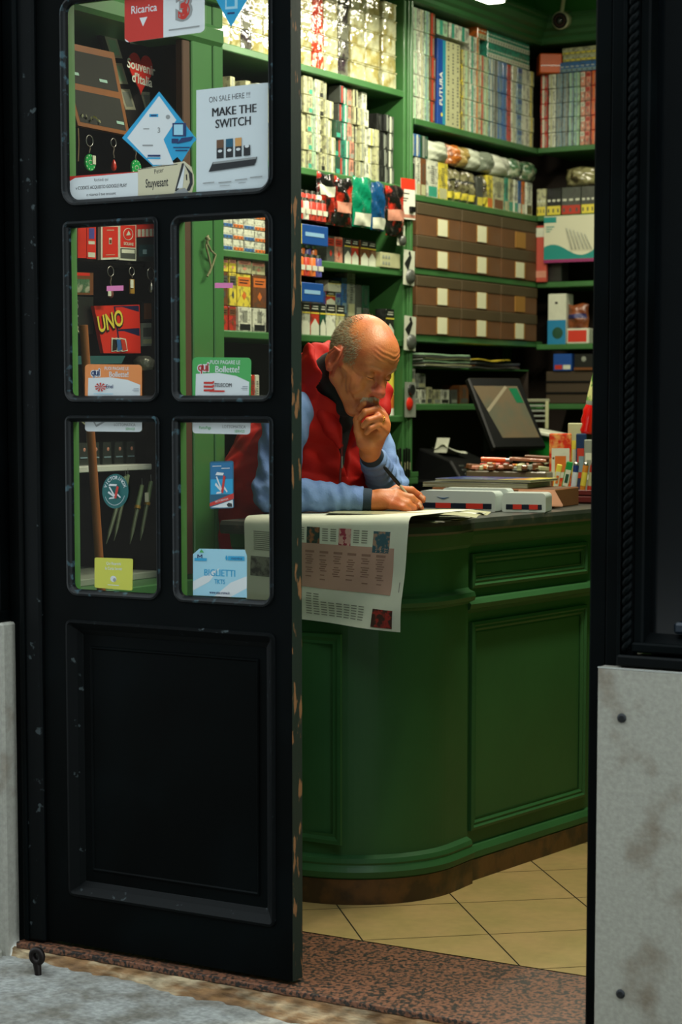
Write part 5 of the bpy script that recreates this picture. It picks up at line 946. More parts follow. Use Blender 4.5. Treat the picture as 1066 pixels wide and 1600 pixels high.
sticker('code_strip', 'white strip with red corner reading CODICE ACQUISTO GOOGLE PLAY at the bottom left of the top pane', ((102, 276), (216, 268), (216, 309), (102, 315)), (SQ, srr), [('p', [(.02, 0), (1, 0), (1, .97), (.14, .92), (.06, .8), (.02, .5)], srw), ('t', 'Richiedi qui', .5, .78, .17, sbk, .9), ('t', 'v CODICE ACQUISTO GOOGLE PLAY', .5, .50, .19, sbk, .80, .02), ('t', 'e ricarica il tuo account', .5, .22, .17, sbk, .9)])
sticker('brand_strip', 'cream strip with a sail emblem, lettered Stuyvesant', ((216, 262), (302, 250), (304, 303), (216, 308)), ([(0, 0), (.95, 0), (1, .3), (1, .55), (.96, .8), (.84, 1), (.0, .95)], scr_), [('t', 'Peter', .38, .80, .22, sbk, .8, 0, .1), ('t', 'Stuyvesant', .34, .42, .40, sbk, .52, .015), ('r', .0, .93, .72, .95, sbk), ('p', [(.66, .12), (.80, .94), (.84, .94), (.72, .1)], sbk), ('p', [(.70, .2), (.86, .96), (.80, .2)], srw), ('p', [(.84, .92), (.98, .6), (.98, .3), (.92, .1), (.86, .1), (.93, .35), (.92, .6)], sbk), ('r', .865, .42, .885, .6, sbk), ('p', [(.62, .02), (.72, .16), (.84, .2), (.92, .02)], sgy)])
def bollette(name, label, cn, c1, c2, brand, bm, deco):
    return sticker(name, label, cn, (rp_(.07, 1.55), c1), [('p', [(.05, .03), (.97, .03), (.97, .42), (.75, .56), (.45, .63), (.06, .60)], srw), ('t', 'qui', .19, .76, .29, srw, .95, .10), ('t', 'qui', .19, .76, .28, c2, .95, .03), ('t', 'PUOI PAGARE LE', .56, .88, .13, srw, .9, .01), ('t', 'Bollette!', .60, .71, .22, srw, .95, .03), ('r', .86, .30, .95, .31, bm), ('r', .84, .26, .95, .27, bm), ('r', .86, .22, .95, .23, sgy)]+deco)
bollette('bill_sticker', 'orange sticker reading qui puoi pagare le Bollette on the left middle pane', ((133, 569), (222, 570), (222, 624), (133, 623)), sor, snv, 'Enel', snv, [('t', 'Enel', .44, .36, .16, snv, 1, .01), ('r', .16, .14, .5, .16, slb)]+[('p', [(.28, .34), (.28+.10*math.cos(a), .34+.13*math.sin(a)), (.28+.10*math.cos(a+.35), .34+.13*math.sin(a+.35))], srr) for a in [2*PI*i/9 for i in range(9)]])
bollette('bill_sticker', 'green sticker reading qui puoi pagare le Bollette and Telecom on the right middle pane', ((301, 558), (393, 559), (392, 624), (301, 623)), sgr, smr, 'TELECOM', snv, [('t', 'TELECOM', .53, .33, .13, sbk, .9, .02)]+[('p', [(.2, .18+.09*i), (.36, .18+.09*i), (.38, .21+.09*i), (.38, .26+.09*i), (.34, .23+.09*i), (.2, .23+.09*i)], srr) for i in range(3)]+[('r', .3, .17, .56, .21, srr)])
sticker('lotto_sticker', 'white rounded sticker lettered LOTTOMATICA at the top of the lower left pane', ((133, 655), (222, 655), (222, 675), (133, 674)), (rp_(.06, 4.4, (1, 0, 0, 1)), srw), [('p', [(.12, 1), (.2, .35), (.45, 1), (.4, 1), (.2, .55), (.16, 1)], sgy), ('t', 'LOTTOMATICA', .70, .55, .34, sgy, .9, .01), ('t', 'SERVIZI', .80, .22, .28, sgr, 1.0)])
sticker('lotto_sticker', 'white rounded sticker lettered PuntoPaga and LOTTOMATICA at the top of the lower right pane', ((301, 657), (392, 658), (391, 679), (301, 677)), (rp_(.06, 4.4, (1, 0, 0, 1)), srw), [('t', 'PuntoPaga', .22, .45, .34, sgr, .8, .01), ('r', .12, .85, .5, .95, sgy), ('t', 'LOTTOMATICA', .72, .55, .34, sgy, .9, .01), ('t', 'SERVIZI', .82, .22, .28, sgr, 1.0)])
knife = lambda cx_, cz_, sc: [('p', [(cx_-.02*sc, cz_-.16*sc), (cx_+.06*sc, cz_-.2*sc), (cx_+.16*sc, cz_+.14*sc), (cx_+.08*sc, cz_+.18*sc)], srr), ('p', [(cx_-.24*sc, cz_+.18*sc), (cx_-.18*sc, cz_+.24*sc), (cx_+.10*sc, cz_+.22*sc), (cx_+.06*sc, cz_+.17*sc)], srw), ('p', [(cx_-.22*sc, cz_+.14*sc), (cx_-.18*sc, cz_+.16*sc), (cx_+.02*sc, cz_-.10*sc), (cx_-.03*sc, cz_-.12*sc)], srw), ('p', [(cx_-.26*sc, cz_-.02*sc), (cx_-.22*sc, cz_+.03*sc), (cx_+.0*sc, cz_-.12*sc), (cx_-.03*sc, cz_-.15*sc)], srw), ('p', [(cx_-.22*sc, cz_-.2*sc), (cx_-.18*sc, cz_-.16*sc), (cx_, cz_-.15*sc), (cx_-.01*sc, cz_-.19*sc)], srw), ('p', [(cx_+.10*sc, cz_-.1*sc), (cx_+.22*sc, cz_-.18*sc), (cx_+.24*sc, cz_-.15*sc), (cx_+.12*sc, cz_-.05*sc)], srw)]
arc = []
for i, ch in enumerate('VICTORINOX'):
    a = math.radians(158-15*i); arc.append(('t', ch, .5+.39*math.cos(a), .5+.39*math.sin(a), .14, srw, 1, .02, a-PI/2))
for i in range(24):
    a = math.radians(205+5.8*i); arc.append(('r', .5+.40*math.cos(a)-.009, .5+.40*math.sin(a)-.012, .5+.40*math.cos(a)+.009, .5+.40*math.sin(a)+.012, srw))
sticker('round_sticker', 'round teal sticker lettered VICTORINOX with a red pocket knife', ((160, 741), (201, 740), (201, 794), (160, 795)), ([(.5+.5*math.cos(2*PI*i/36), .5+.5*math.sin(2*PI*i/36)) for i in range(36)], stl), arc+knife(.5, .48, 1.0))
sticker('knife_card', 'upright blue card lettered VICTORINOX in a red band with a pocket knife', ((328, 721), (365, 720), (366, 794), (328, 795)), (rp_(.08, .5), slk), [('r', .04, .62, .96, .97, sm('mid_blue', (30, 104, 150))), ('r', .04, .30, .96, .62, skb), ('p', [(.0, .05), (.0, .12), (1, .32), (1, .20)], srr), ('p', [(.04, .03), (.4, .02), (.96, .02), (.96, .18)], srw), ('t', 'VICTORINOX', .5, .172, .055, srw, 1.0, .01, .19), ('p', [(.7, .08), (.78, .12), (.92, .1), (.94, .03), (.76, .03)], sbk), ('r', .12, .89, .5, .905, srw), ('r', .5, .84, .85, .855, srw)]+knife(.5, .52, 1.05))
sticker('service_sticker', 'lime yellow square sticker at the bottom of the lower left pane', ((148, 871), (208, 873), (207, 923), (148, 918)), (rp_(.05, 1.1), syl), [('t', 'Qui Ricarichi', .5, .82, .13, srw, .85, .01), ('t', 'la Carta Servizi', .5, .66, .13, srw, .85, .01), ('e', .5, .33, .08, .10, srw), ('e', .53, .30, .04, .06, sgy), ('r', .35, .12, .65, .14, srw)])
sticker('ticket_sticker', 'light blue sticker reading BIGLIETTI TKTS at the bottom of the lower right pane', ((302, 857), (386, 859), (386, 934), (302, 930)), ([(0, 0), (1, 0), (1, .88), (.96, 1), (.12, 1), (0, .88)], slb), [('p', [(.4, 0), (.7, .3), (1, .45), (1, .2), (.7, 0)], srw), ('p', [(0, .3), (.5, .6), (.3, .3), (0, .1)], srw), ('t', 'BIGLIETTI', .5, .49, .205, skb, .93, .035), ('t', 'TKTS', .5, .31, .14, skb, .85, .02), ('t', 'M', .13, .82, .15, snv, 1.3, .04), ('r', .03, .74, .26, .80, skb), ('p', [(.12, .92), (.16, .99), (.21, .92)], sgr), ('t', 'www.atac.roma.it', .5, .08, .085, snv, .85, .03), ('r', .66, .77, .96, .86, skb), ('t', 'metrebus', .82, .815, .08, snv, .9, .01), ('e', .63, .82, .02, .05, skb)])
sticker('tape_strip', 'short pink tape strip on the left middle pane', ((167, 447), (193, 446), (193, 454), (167, 455)), (SQ, spk), [], 'tape'); sticker('tape_strip', 'short pink tape strip on the right middle pane beside the rope pull', ((336, 442), (364, 442), (364, 450), (336, 450)), (SQ, spk), [], 'tape')
# ================================================================== NEWSPAPER
nwA = M('newspaper_page', (206, 209, 190), .75, var=.05, vscale=12, bump=.0015, bscale=14)
nt = thing('newspaper', 'open newspaper draped over the front end of the counter under the man\'s hands', 'newspaper', (-.3, .9, CT))
O_ = Vector((-.3, .9, CT))
# sheet: s 0..1 left to right, t: 0 far edge on the counter .. 1 bottom of the hanging page
def sheet(s, t, out=0.0):
    lift = .016+.014*s
    xl, xr = -.583, -.055
    wv = .0025*math.sin(s*6+2)*(1-t)
    L0 = .36; r = .024; hang = .248+.042*s; tot = L0+r*1.5+hang; d = t*tot
    if s > .97: d = min(d, tot)
    x = xl+(xr-xl)*s
    zt_ = CT+lift-.002+wv
    if d < L0: y = 1.02-d+.0; z = zt_; ny, nz = 0, 1
    elif d < L0+r*PI/2: a = (d-L0)/r; y = 1.02-L0-r*math.sin(a); z = zt_-r+r*math.cos(a); ny, nz = -math.sin(a), math.cos(a)
    else:
        q = d-L0-r*PI/2; y = 1.02-L0-r-.02*(q/hang)*0+.010*math.sin(s*5+.5)*(q/hang)**1.2+.006*math.sin(s*11+q*30)*(q/hang); z = zt_-r-q; ny, nz = -1, 0
        if q > hang*.78: y += .006*math.sin((q-hang*.78)/hang*14)*(1-s)
    x += -.022*s*(max(0, z*-1+CT)/.27) if z < CT else 0
    return Vector((x, y+ny*out, z+nz*out))-O_
mb = MB(); mb.grid(lambda s, t: sheet(s, 1-t), 50, 90, nwA); mb.grid(lambda s, t: sheet(1-s, 1-t, -.0008), 50, 90, nwA); mb.build('front_sheet', nt)
pkm = M('pink_page', (176, 140, 124), .75, var=.06); inkm = M('grey_ink', (128, 128, 116), .8); pinkink = M('pink_ink', (140, 106, 94), .8); ph1 = M('photo_dark', (40, 60, 56), .6, rgb2=(140, 90, 60), mixs=60, mixlo=.5, mixhi=.6); ph2 = M('photo_red', (196, 150, 140), .6, rgb2=(150, 50, 70), mixs=60, mixlo=.5, mixhi=.55); ph3 = M('photo_blue', (50, 84, 96), .6, rgb2=(150, 120, 100), mixs=70, mixlo=.52, mixhi=.6); ph4 = M('photo_maroon', (60, 34, 28), .6, rgb2=(150, 40, 34), mixs=60, mixlo=.5, mixhi=.6)
def patch(mb, s0, t0, s1, t1, m, k=1, n=8): mb.grid(lambda a, b: sheet(s0+(s1-s0)*a, t1+(t0-t1)*b, .0006*k+.0004), n, n, m)
pr = MB()
T0 = .60   # start of hanging face
H0 = lambda f: .61+.39*f
patch(pr, .395, H0(-.01), .475, H0(.165), ph1); patch(pr, .59, H0(-.01), .665, H0(.17), ph2); patch(pr, .80, H0(.0), .90, H0(.22), ph3)
patch(pr, .285, H0(.165), .93, H0(.64), pkm, 1, 24)
for i in range(7):
    s0 = .30+.088*i; patch(pr, s0, H0(.24), s0+.055, H0(.265), pinkink, 2, 4)
    for k in range(12):
        if (i*5+k*3) % 7 < 6-(k > 8)*3: patch(pr, s0+.008*(k % 2), H0(.285+.023*k), s0+.05-.006*((i+k) % 3), H0(.296+.023*k), pinkink, 2, 3)
for i in range(8):
    for k in range(9):
        s0 = .40+.048*i
        if H0(.70+.027*k) < .98 and (i < 2 or k > 2): patch(pr, s0, H0(.70+.027*k), s0+.036, H0(.71+.027*k), inkm, 1, 3)
patch(pr, .83, H0(.79), .955, H0(1.0)-.01, ph4, 2)
for i, s0 in enumerate((.30, .345, .49, .54, .68, .73)):
    for k in range(6): patch(pr, s0, H0(.0+.024*k), s0+.035, H0(.011+.024*k), inkm, 1, 3)
patch(pr, .975, H0(.5), .98, H0(.6), inkm, 1, 3)
patch(pr, .04, H0(.36), .2, H0(.58), M('photo_grey', (120, 122, 108), .7, rgb2=(60, 60, 54), mixs=40), 1)
for k in range(10): patch(pr, .06, H0(.08+.022*k), .25, H0(.09+.022*k), inkm, 1, 4)
pr.build('printed_matter', nt)
# stacked inner pages fanning out to the right
for i in range(7):
    mb = MB(); a = .03*i; w_ = .36; z = CT+.0025+.0035*i-O_.z+.001
    def f(s, t, i=i, z=z): 
        x = -.42+w_*s; y = .76+.26*t; an = .10+.035*i; X_ = -.3+(x+.3)*math.cos(an)-(y-.9)*math.sin(an); Y_ = .9+(x+.3)*math.sin(an)+(y-.9)*math.cos(an)
        return (X_+.012*i*s-O_.x, Y_-O_.y, z+(.006*math.sin(s*9+i*1.3)*s**3+.004*math.sin(t*7+i))*(.4+.1*i)*s)
    mb.grid(f, 16, 10, paper if i % 2 else pl('c')); mb.grid(lambda s, t: tuple(Vector(f(1-s, t))+Vector((0, 0, -.0012))), 16, 10, paper); mb.build('inner_page', nt)
# ================================================================== THE MAN (implicit surfaces turned into one continuous skin)
V3 = lambda *a: np.array(a, float)
class Sdf:
    def __init__(s): s.p = []
    def _a(s, fn, lo, hi, k, op): s.p.append((fn, np.array(lo), np.array(hi), k, op)); return s
    def cone(s, a, b, ra, rb, k=.02, op='u', sq=None):
        a = np.array(a, float); b = np.array(b, float); ba = b-a; L2 = max(1e-9, ba@ba); m = max(ra, rb)
        def fn(P):
            pa = P-a; t = np.clip((pa@ba)/L2, 0, 1); q = pa-t[:, None]*ba
            if sq is not None: n_, f_ = sq; c = q@n_; q = q+np.outer(c*(1/f_-1), n_)
            return np.sqrt((q*q).sum(1))-(ra+(rb-ra)*t)
        return s._a(fn, np.minimum(a, b)-m*1.6, np.maximum(a, b)+m*1.6, k, op)
    def ell(s, c, r, k=.02, op='u', R=None):
        c = np.array(c, float); r = np.array(r, float); m = r.max()
        def fn(P):
            q = P-c
            if R is not None: q = q@R
            k0 = np.sqrt(((q/r)**2).sum(1)); k1 = np.sqrt(((q/r**2)**2).sum(1)); return k0*(k0-1)/np.maximum(k1, 1e-9)
        return s._a(fn, c-m, c+m, k, op)
    def fun(s, fn, lo, hi, k=.005, op='u'): return s._a(fn, lo, hi, k, op)
    def ev(s, P, lo=None, hi=None):
        d = np.full(len(P), 1.0)
        for fn, l, h, k, op in s.p:
            if lo is not None and (np.any(l-k-.03 > hi) or np.any(h+k+.03 < lo)) and op != 'd': continue
            e = fn(P)
            if op == 'u':
                if k > 0: hh = np.clip(.5+.5*(e-d)/k, 0, 1); d = e*(1-hh)+d*hh-k*hh*(1-hh)
                else: d = np.minimum(d, e)
            elif op == 's': hh = np.clip(.5-.5*(d+e)/k, 0, 1); d = d*(1-hh)-e*hh+k*hh*(1-hh)
            elif op == 'i': hh = np.clip(.5-.5*(e-d)/k, 0, 1); d = e*(1-hh)+d*hh+k*hh*(1-hh)
            elif op == 'd': d = d+e
        return d
def nets(sdf, lo, hi, h, B=14):
    lo = np.array(lo, float); hi = np.array(hi, float); nb = np.ceil((hi-lo)/(h*B)).astype(int)
    rng = np.arange(B+2)-0; keys = []; verts = []; edges = [[], [], []]; NS = 1 << 20
    gx = np.stack(np.meshgrid(*[np.arange(n) for n in nb], indexing='ij'), -1).reshape(-1, 3)
    cen = lo+(gx+.5)*h*B; dc = sdf.ev(cen); half = h*B*.87
    sel = gx[np.abs(dc) < half*1.5+.02]
    g = np.stack(np.meshgrid(np.arange(B+1), np.arange(B+1), np.arange(B+1), indexing='ij'), -1)
    for b in sel:
        base = b*B; P = lo+(base+g.reshape(-1, 3))*h
        D = sdf.ev(P, P[0], P[-1]).reshape(B+1, B+1, B+1)
        if D.min() > 0 or D.max() < 0: continue
        S_ = D < 0
        c8 = [D[i:B+i, j:B+j, k:B+k] for i in (0, 1) for j in (0, 1) for k in (0, 1)]
        n_in = sum((c < 0).astype(int) for c in c8); act = (n_in > 0) & (n_in < 8); idx = np.argwhere(act)
        if len(idx) == 0: continue
        acc = np.zeros((len(idx), 3)); cnt = np.zeros(len(idx))
        off = [(i, j, k) for i in (0, 1) for j in (0, 1) for k in (0, 1)]
        cv = [c[act] for c in c8]
        for a in range(8):
            for ax in range(3):
                o = off[a]
                if o[ax]: continue
                o2 = list(o); o2[ax] = 1; b2 = off.index(tuple(o2)); da, db = cv[a], cv[b2]; m = (da < 0) != (db < 0)
                t = np.where(m, da/np.where(m, da-db, 1), 0); p = np.zeros((len(idx), 3))+np.array(o); p[:, ax] += t; acc += p*m[:, None]; cnt += m
        v = lo+(base+idx+acc/cnt[:, None])*h; gi = base+idx+4
        keys.append((gi[:, 0]*NS+gi[:, 1])*NS+gi[:, 2]); verts.append(v)
        for ax in range(3):
            o2 = [0, 0, 0]; o2[ax] = 1; b2 = off.index(tuple(o2)); m = (cv[0] < 0) != (cv[b2] < 0)
            edges[ax].append(np.concatenate([gi[m], (cv[0][m] < 0)[:, None]], 1))
    K = np.concatenate(keys); Vt = np.concatenate(verts); od = np.argsort(K); K = K[od]; Vt = Vt[od]; F = []
    kk = lambda a: (a[:, 0]*NS+a[:, 1])*NS+a[:, 2]
    for ax in range(3):
        E_ = np.concatenate(edges[ax]); c = E_[:, :3]; s_ = E_[:, 3]; u, v = [(1, 2), (2, 0), (0, 1)][ax]
        du = np.zeros(3, int); du[u] = 1; dv = np.zeros(3, int); dv[v] = 1
        q = [c, c-du, c-du-dv, c-dv]; ids = []; ok = np.ones(len(c), bool)
        for z in q: k_ = kk(z); i = np.clip(np.searchsorted(K, k_), 0, len(K)-1); ok &= K[i] == k_; ids.append(i)
        f = np.stack(ids, 1)[ok]; s2 = s_[ok].astype(bool); f[~s2] = f[~s2][:, ::-1]; F.append(f)
    return Vt, np.concatenate(F)
def mesh_np(name, V_, F_, mats, mi=None, parent=None, loc=None, smooth=True):
    me = bpy.data.meshes.new(name); me.vertices.add(len(V_)); me.vertices.foreach_set('co', V_.astype(np.float32).ravel())
    me.loops.add(F_.size); me.loops.foreach_set('vertex_index', F_.astype(np.int32).ravel()); me.polygons.add(len(F_))
    me.polygons.foreach_set('loop_start', np.arange(0, F_.size, F_.shape[1], dtype=np.int32)); 
    me.polygons.foreach_set('use_smooth', np.full(len(F_), smooth))
    for m in mats: me.materials.append(m)
    if mi is not None: me.polygons.foreach_set('material_index', mi.astype(np.int32))
    me.update(calc_edges=True); me.validate()
    o = bpy.data.objects.new(name, me); COL.objects.link(o)
    if parent: o.parent = parent
    return o
BASE = V3(-.86, 1.12, 0)
man = thing('person', 'bald old man in red quilted vest and blue sweater, chin on fist, writing', 'person', tuple(BASE))
# --- head frame
ya, pb, rc = -.262, .56, -.093; HS = 1.088
def rotm(a, b, c):
    ca, sa, cb, sb, cc_, sc = math.cos(a), math.sin(a), math.cos(b), math.sin(b), math.cos(c), math.sin(c)
    return np.array([[ca, -sa, 0], [sa, ca, 0], [0, 0, 1]])@np.array([[cb, 0, sb], [0, 1, 0], [-sb, 0, cb]])@np.array([[1, 0, 0], [0, cc_, -sc], [0, sc, cc_]])
HR = rotm(ya, pb, rc); HO = V3(-.3775, .9458, 1.5408)
def hw_(f, l, u): return HO+HR@(np.array([f, l, u])*HS)
def hl_(P): return (P-HO)@HR/HS
def HE(S_, c, r, k=.015, op='u', tilt=None):
    R_ = HR if tilt is None else HR@rotm(*tilt); S_.ell(hw_(*c), np.array(r)*HS, k, op, R_)
def HC(S_, a, b, ra, rb, k=.012, op='u'): S_.cone(hw_(*a), hw_(*b), ra*HS, rb*HS, k, op)
J = {k: AD(*v) for k, v in dict(Rsh=(449, 646, 5.84), Lsh=(560, 642, 6.16), Rel=(428, 772, 5.80), Rwr=(583, 782, 5.80), Lel=(607, 768, 6.08), Lwr=(578, 706, 5.85)).items()}
neck0 = V3(-.60, 1.03, 1.37); 
S = Sdf()
# torso, arms, legs (under the clothes)
S.cone((-.88, 1.12, .93), (-.72, 1.08, 1.20), .15, .155, .04, sq=(V3(0, 1, 0), 1.15)); S.cone((-.72, 1.08, 1.20), (-.60, 1.04, 1.36), .155, .12, .05)
S.cone(J['Rsh'], J['Lsh'], .065, .065, .06); S.cone(neck0, hw_(-.035, 0, -.05), .062, .062, .03)
for q in 'RL':
    S.cone(J[q+'sh'], J[q+'el'], .052, .040, .03); S.cone(J[q+'el'], J[q+'wr'], .040, .027, .02)
    sy = -.10 if q == 'R' else .10
    S.cone((-.88, 1.12+sy, .92), (-.82, 1.12+sy*1.2, .50), .085, .056, .04); S.cone((-.82, 1.12+sy*1.2, .50), (-.92, 1.12+sy*1.25, .09), .056, .038, .02); S.cone((-.94, 1.12+sy*1.25, .035), (-.74, 1.12+sy*1.35, .03), .035, .028, .02)
# skull and face
HE(S, (-.004, 0, .010), (.098, .077, .093), .01); HE(S, (.048, 0, .020), (.048, .060, .062), .02); HE(S, (.032, 0, -.055), (.052, .056, .075), .03)
HC(S, (.068, -.014, -.125), (.068, .014, -.125), .022, .022, .02)
for s_ in (-1, 1):
    HC(S, (.066, .016*s_, -.122), (.0, .056*s_, -.075), .018, .016, .022); HC(S, (.0, .056*s_, -.075), (-.012, .064*s_, -.03), .014, .016, .02)
    HE(S, (.055, .041*s_, -.062), (.028, .022, .024), .016); HC(S, (.066, .043*s_, -.049), (.02, .066*s_, -.036), .010, .010, .016)
    HC(S, (.086, .010*s_, .008), (.070, .046*s_, .006), .0095, .0085, .012)
    HE(S, (.094, .033*s_, -.017), (.017, .021, .015), .010, 's')
    HE(S, (.0745, .033*s_, -.017), (.0155, .0160, .0135), .002)
    HC(S, (.0870, .022*s_, -.027), (.081, .045*s_, -.026), .0020, .0020, .003)    # lower lid
    HC(S, (.079, .020*s_, -.036), (.073, .047*s_, -.037), .0042, .004, .006)          # bag under the eye
    HE(S, (.084, .014*s_, -.048), (.013, .011, .018), .010)
    HE(S, (.100, .0135*s_, -.057), (.011, .0085, .0085), .006); HE(S, (.100, .0075*s_, -.0655), (.006, .0035, .003), .003, 's')
    HC(S, (.093, .018*s_, -.058), (.074, .036*s_, -.088), .007, .006, .010)             # fold to the mouth corner
    HE(S, (-.016, .081*s_, -.028), (.0235, .0080, .038), .006, 'u', (s_*.34, .16, s_*.08)); HE(S, (-.010, .0885*s_, -.026), (.012, .006, .021), .006, 's', (s_*.34, .16, 0))
    HC(S, (-.004, .086*s_, -.056), (-.012, .084*s_, -.062), .007, .006, .006)
    HC(S, (-.02, .091*s_, -.005), (-.03, .093*s_, -.025), .0032, .003, .004); HC(S, (-.005, .089*s_, -.002), (-.02, .092*s_, -.001), .003, .0034, .004)
HC(S, (.088, 0, -.006), (.111, 0, -.048), .0085, .0125, .010); HE(S, (.111, 0, -.053), (.0145, .0145, .0128), .008)
HE(S, (.088, 0, -.083), (.014, .030, .018), .012); HC(S, (.0965, -.018, -.088), (.0965, .018, -.088), .0055, .0055, .006); HC(S, (.094, -.015, -.098), (.094, .015, -.098), .0065, .0065, .006); HC(S, (.105, -.02, -.0925), (.105, .02, -.0925), .003, .003, .004, 's')
def wrinkle(P):
    q = hl_(P); f, l, u = q.T
    m = np.clip((f-.045)/.02, 0, 1)*np.clip((u-.022)/.008, 0, 1)*np.clip((.066-u)/.012, 0, 1)*np.clip((.055-np.abs(l))/.015, 0, 1)
    ph = (u+.004*np.cos(l*60)+.0015*np.sin(l*140))*2*PI/.0115
    d = m*.0009*np.sin(ph)
    m2 = np.clip((.02-np.abs(f-.055))/.01, 0, 1)*np.clip((np.abs(l)-.045)/.008, 0, 1)*np.clip((.022-np.abs(u+.018))/.01, 0, 1)
    d = d+m2*.0006*np.sin(u*2*PI/.009+f*180)
    m3 = np.clip((.03-np.abs(f-.045))/.02, 0, 1)*np.clip((np.abs(l)-.03)/.01, 0, 1)*np.clip((.03-np.abs(u+.07))/.015, 0, 1)
    return d+m3*.0011*np.sin(f*2*PI/.016+u*120)
S.fun(wrinkle, (0, 0, 0), (0, 0, 0), 0, 'd')
# hands
def D_(u, v, d): return AD(u, v, d)
def chain(S_, pts, rr, k=.004, k0=.012):
    for i in range(len(pts)-1): S_.cone(pts[i], pts[i+1], rr[i], rr[i+1], k0 if i == 0 else k)
HND = Sdf()
def hands(S_):
    # right hand holding the pen
    S_.cone(J['Rwr'], D_(600, 780, 5.80), .026, .026, .02, sq=(V3(0, 0, 1), .9))
    for (u, v, d) in ((621, 765, 5.82), (619, 772, 5.80), (616, 780, 5.785), (611, 788, 5.775)): S_.cone(D_(596, 781, 5.80), D_(u, v, d), .022, .0125, .016)
    S_.cone(D_(600, 779, 5.83), D_(624, 771, 5.855), .020, .014, .014)
    chain(S_, [D_(621, 765, 5.82), D_(643, 766, 5.84), D_(655, 774, 5.85), D_(661, 782, 5.852)], [.0125, .0108, .0095, .0082])
    chain(S_, [D_(619, 772, 5.80), D_(643, 778, 5.80), D_(654, 787, 5.815), D_(658, 794, 5.83)], [.0125, .0108, .0095, .0085])
    chain(S_, [D_(616, 780, 5.785), D_(637, 787, 5.785), D_(646, 793, 5.80), D_(649, 796, 5.815)], [.012, .0104, .0095, .0085])
    chain(S_, [D_(611, 788, 5.775), D_(629, 793, 5.775), D_(637, 796, 5.785), D_(641, 797, 5.795)], [.0115, .0098, .0088, .008])
    chain(S_, [D_(604, 777, 5.835), D_(626, 769, 5.865), D_(647, 772, 5.872), D_(661, 779, 5.866)], [.017, .0135, .0115, .009])
    # left fist against the mouth
    S_.cone(J['Lwr'], D_(581, 690, 5.83), .026, .030, .02)
    for (u, v, d) in ((594, 645, 5.825), (599, 653, 5.815), (602, 663, 5.805), (601, 673, 5.80)): S_.cone(D_(580, 690, 5.83), D_(u, v, d), .026, .0135, .018)
    S_.cone(D_(575, 688, 5.81), D_(572, 668, 5.81), .024, .018, .02)
    chain(S_, [D_(594, 645, 5.825), D_(583, 629, 5.785), D_(569, 631, 5.765), D_(562, 639, 5.775)], [.0125, .0112, .0100, .0088])
    chain(S_, [D_(599, 653, 5.815), D_(588, 640, 5.765), D_(571, 644, 5.75), D_(563, 653, 5.765)], [.0125, .0112, .0100, .0088])
    chain(S_, [D_(602, 663, 5.805), D_(592, 652, 5.755), D_(576, 657, 5.742), D_(568, 665, 5.758)], [.012, .0108, .0098, .0086])
    chain(S_, [D_(601, 673, 5.80), D_(590, 664, 5.757), D_(579, 669, 5.748), D_(573, 676, 5.765)], [.0112, .0098, .009, .008])
    chain(S_, [D_(566, 692, 5.81), D_(560, 673, 5.79), D_(558, 656, 5.782), D_(561, 641, 5.79)], [.016, .0130, .0112, .009])
hands(S)
def crease(P): return .0005*np.sin(P[:, 0]*700)*np.sin(P[:, 2]*640+P[:, 1]*300)
HB = [(J['Rwr']+V3(.06, .03, .02), .10), (D_(583, 665, 5.80), .09)]
skin = M('skin', (200, 120, 68), .52, coat=.08, var=.10, vscale=22, rgb2=(186, 94, 52), mixs=16, mixlo=.42, mixhi=.68, sss=.12, bump=.0007, bscale=260)
skr = M('skin_ruddy', (188, 92, 62), .5, coat=.1, var=.10, vscale=25, rgb2=(170, 72, 50), mixs=18, mixlo=.4, mixhi=.65, sss=.12, bump=.0007, bscale=260)
lipm = M('lip', (160, 78, 66), .5, sss=.1); browsm = M('grey_hair', (126, 118, 104), .75)
Vb, Fb = nets(S, (-1.15, .70, -.01), (-.10, 1.42, 1.70), .0026)
fc = Vb[Fb].mean(1); q = hl_(fc); mi = np.zeros(len(Fb), int)
ear = (np.abs(q[:, 1]) > .0745) & (q[:, 2] > -.075) & (q[:, 2] < .02) & (np.abs(q[:, 0]+.012) < .03); nose = (q[:, 0] > .094) & (np.abs(q[:, 1]) < .022) & (q[:, 2] < -.03) & (q[:, 2] > -.072)
mi[ear | nose] = 1; mi[(q[:, 0] > .09) & (np.abs(q[:, 1]) < .022) & (q[:, 2] < -.083) & (q[:, 2] > -.104) & (np.abs(q[:, 0]) < .12)] = 2
o = mesh_np('body', Vb-BASE, Fb, [skin, skr, lipm], mi, man)
# fingernails and ring
nail = M('fingernail', (214, 160, 130), .3, coat=.6)
mb = MB()
for a, b_ in ((D_(656, 774, 5.835), D_(662, 779, 5.836)), (D_(655, 786, 5.800), D_(658, 791, 5.812))): mb.tube([tuple(a-BASE), tuple(b_-BASE)], [.0052, .0045], nail, 8)
mb.build('fingernail', man)
c0, c1 = D_(597, 657.5, 5.78), D_(593, 653, 5.762); ax_ = Vector((c1-c0)/np.linalg.norm(c1-c0)); cm = (c0+c1)/2-BASE; e1 = ax_.orthogonal().normalized(); e2 = ax_.cross(e1)
mb = MB(); mb.tube([tuple(Vector(cm)+(e1*math.cos(a)+e2*math.sin(a))*.0122) for a in [2*PI*i/24 for i in range(24)]], .0018, M('gold', (214, 160, 60), .2, metal=1), 8, closed=True); o = mb.build('finger_ring', man); o['label'] = 'gold ring'
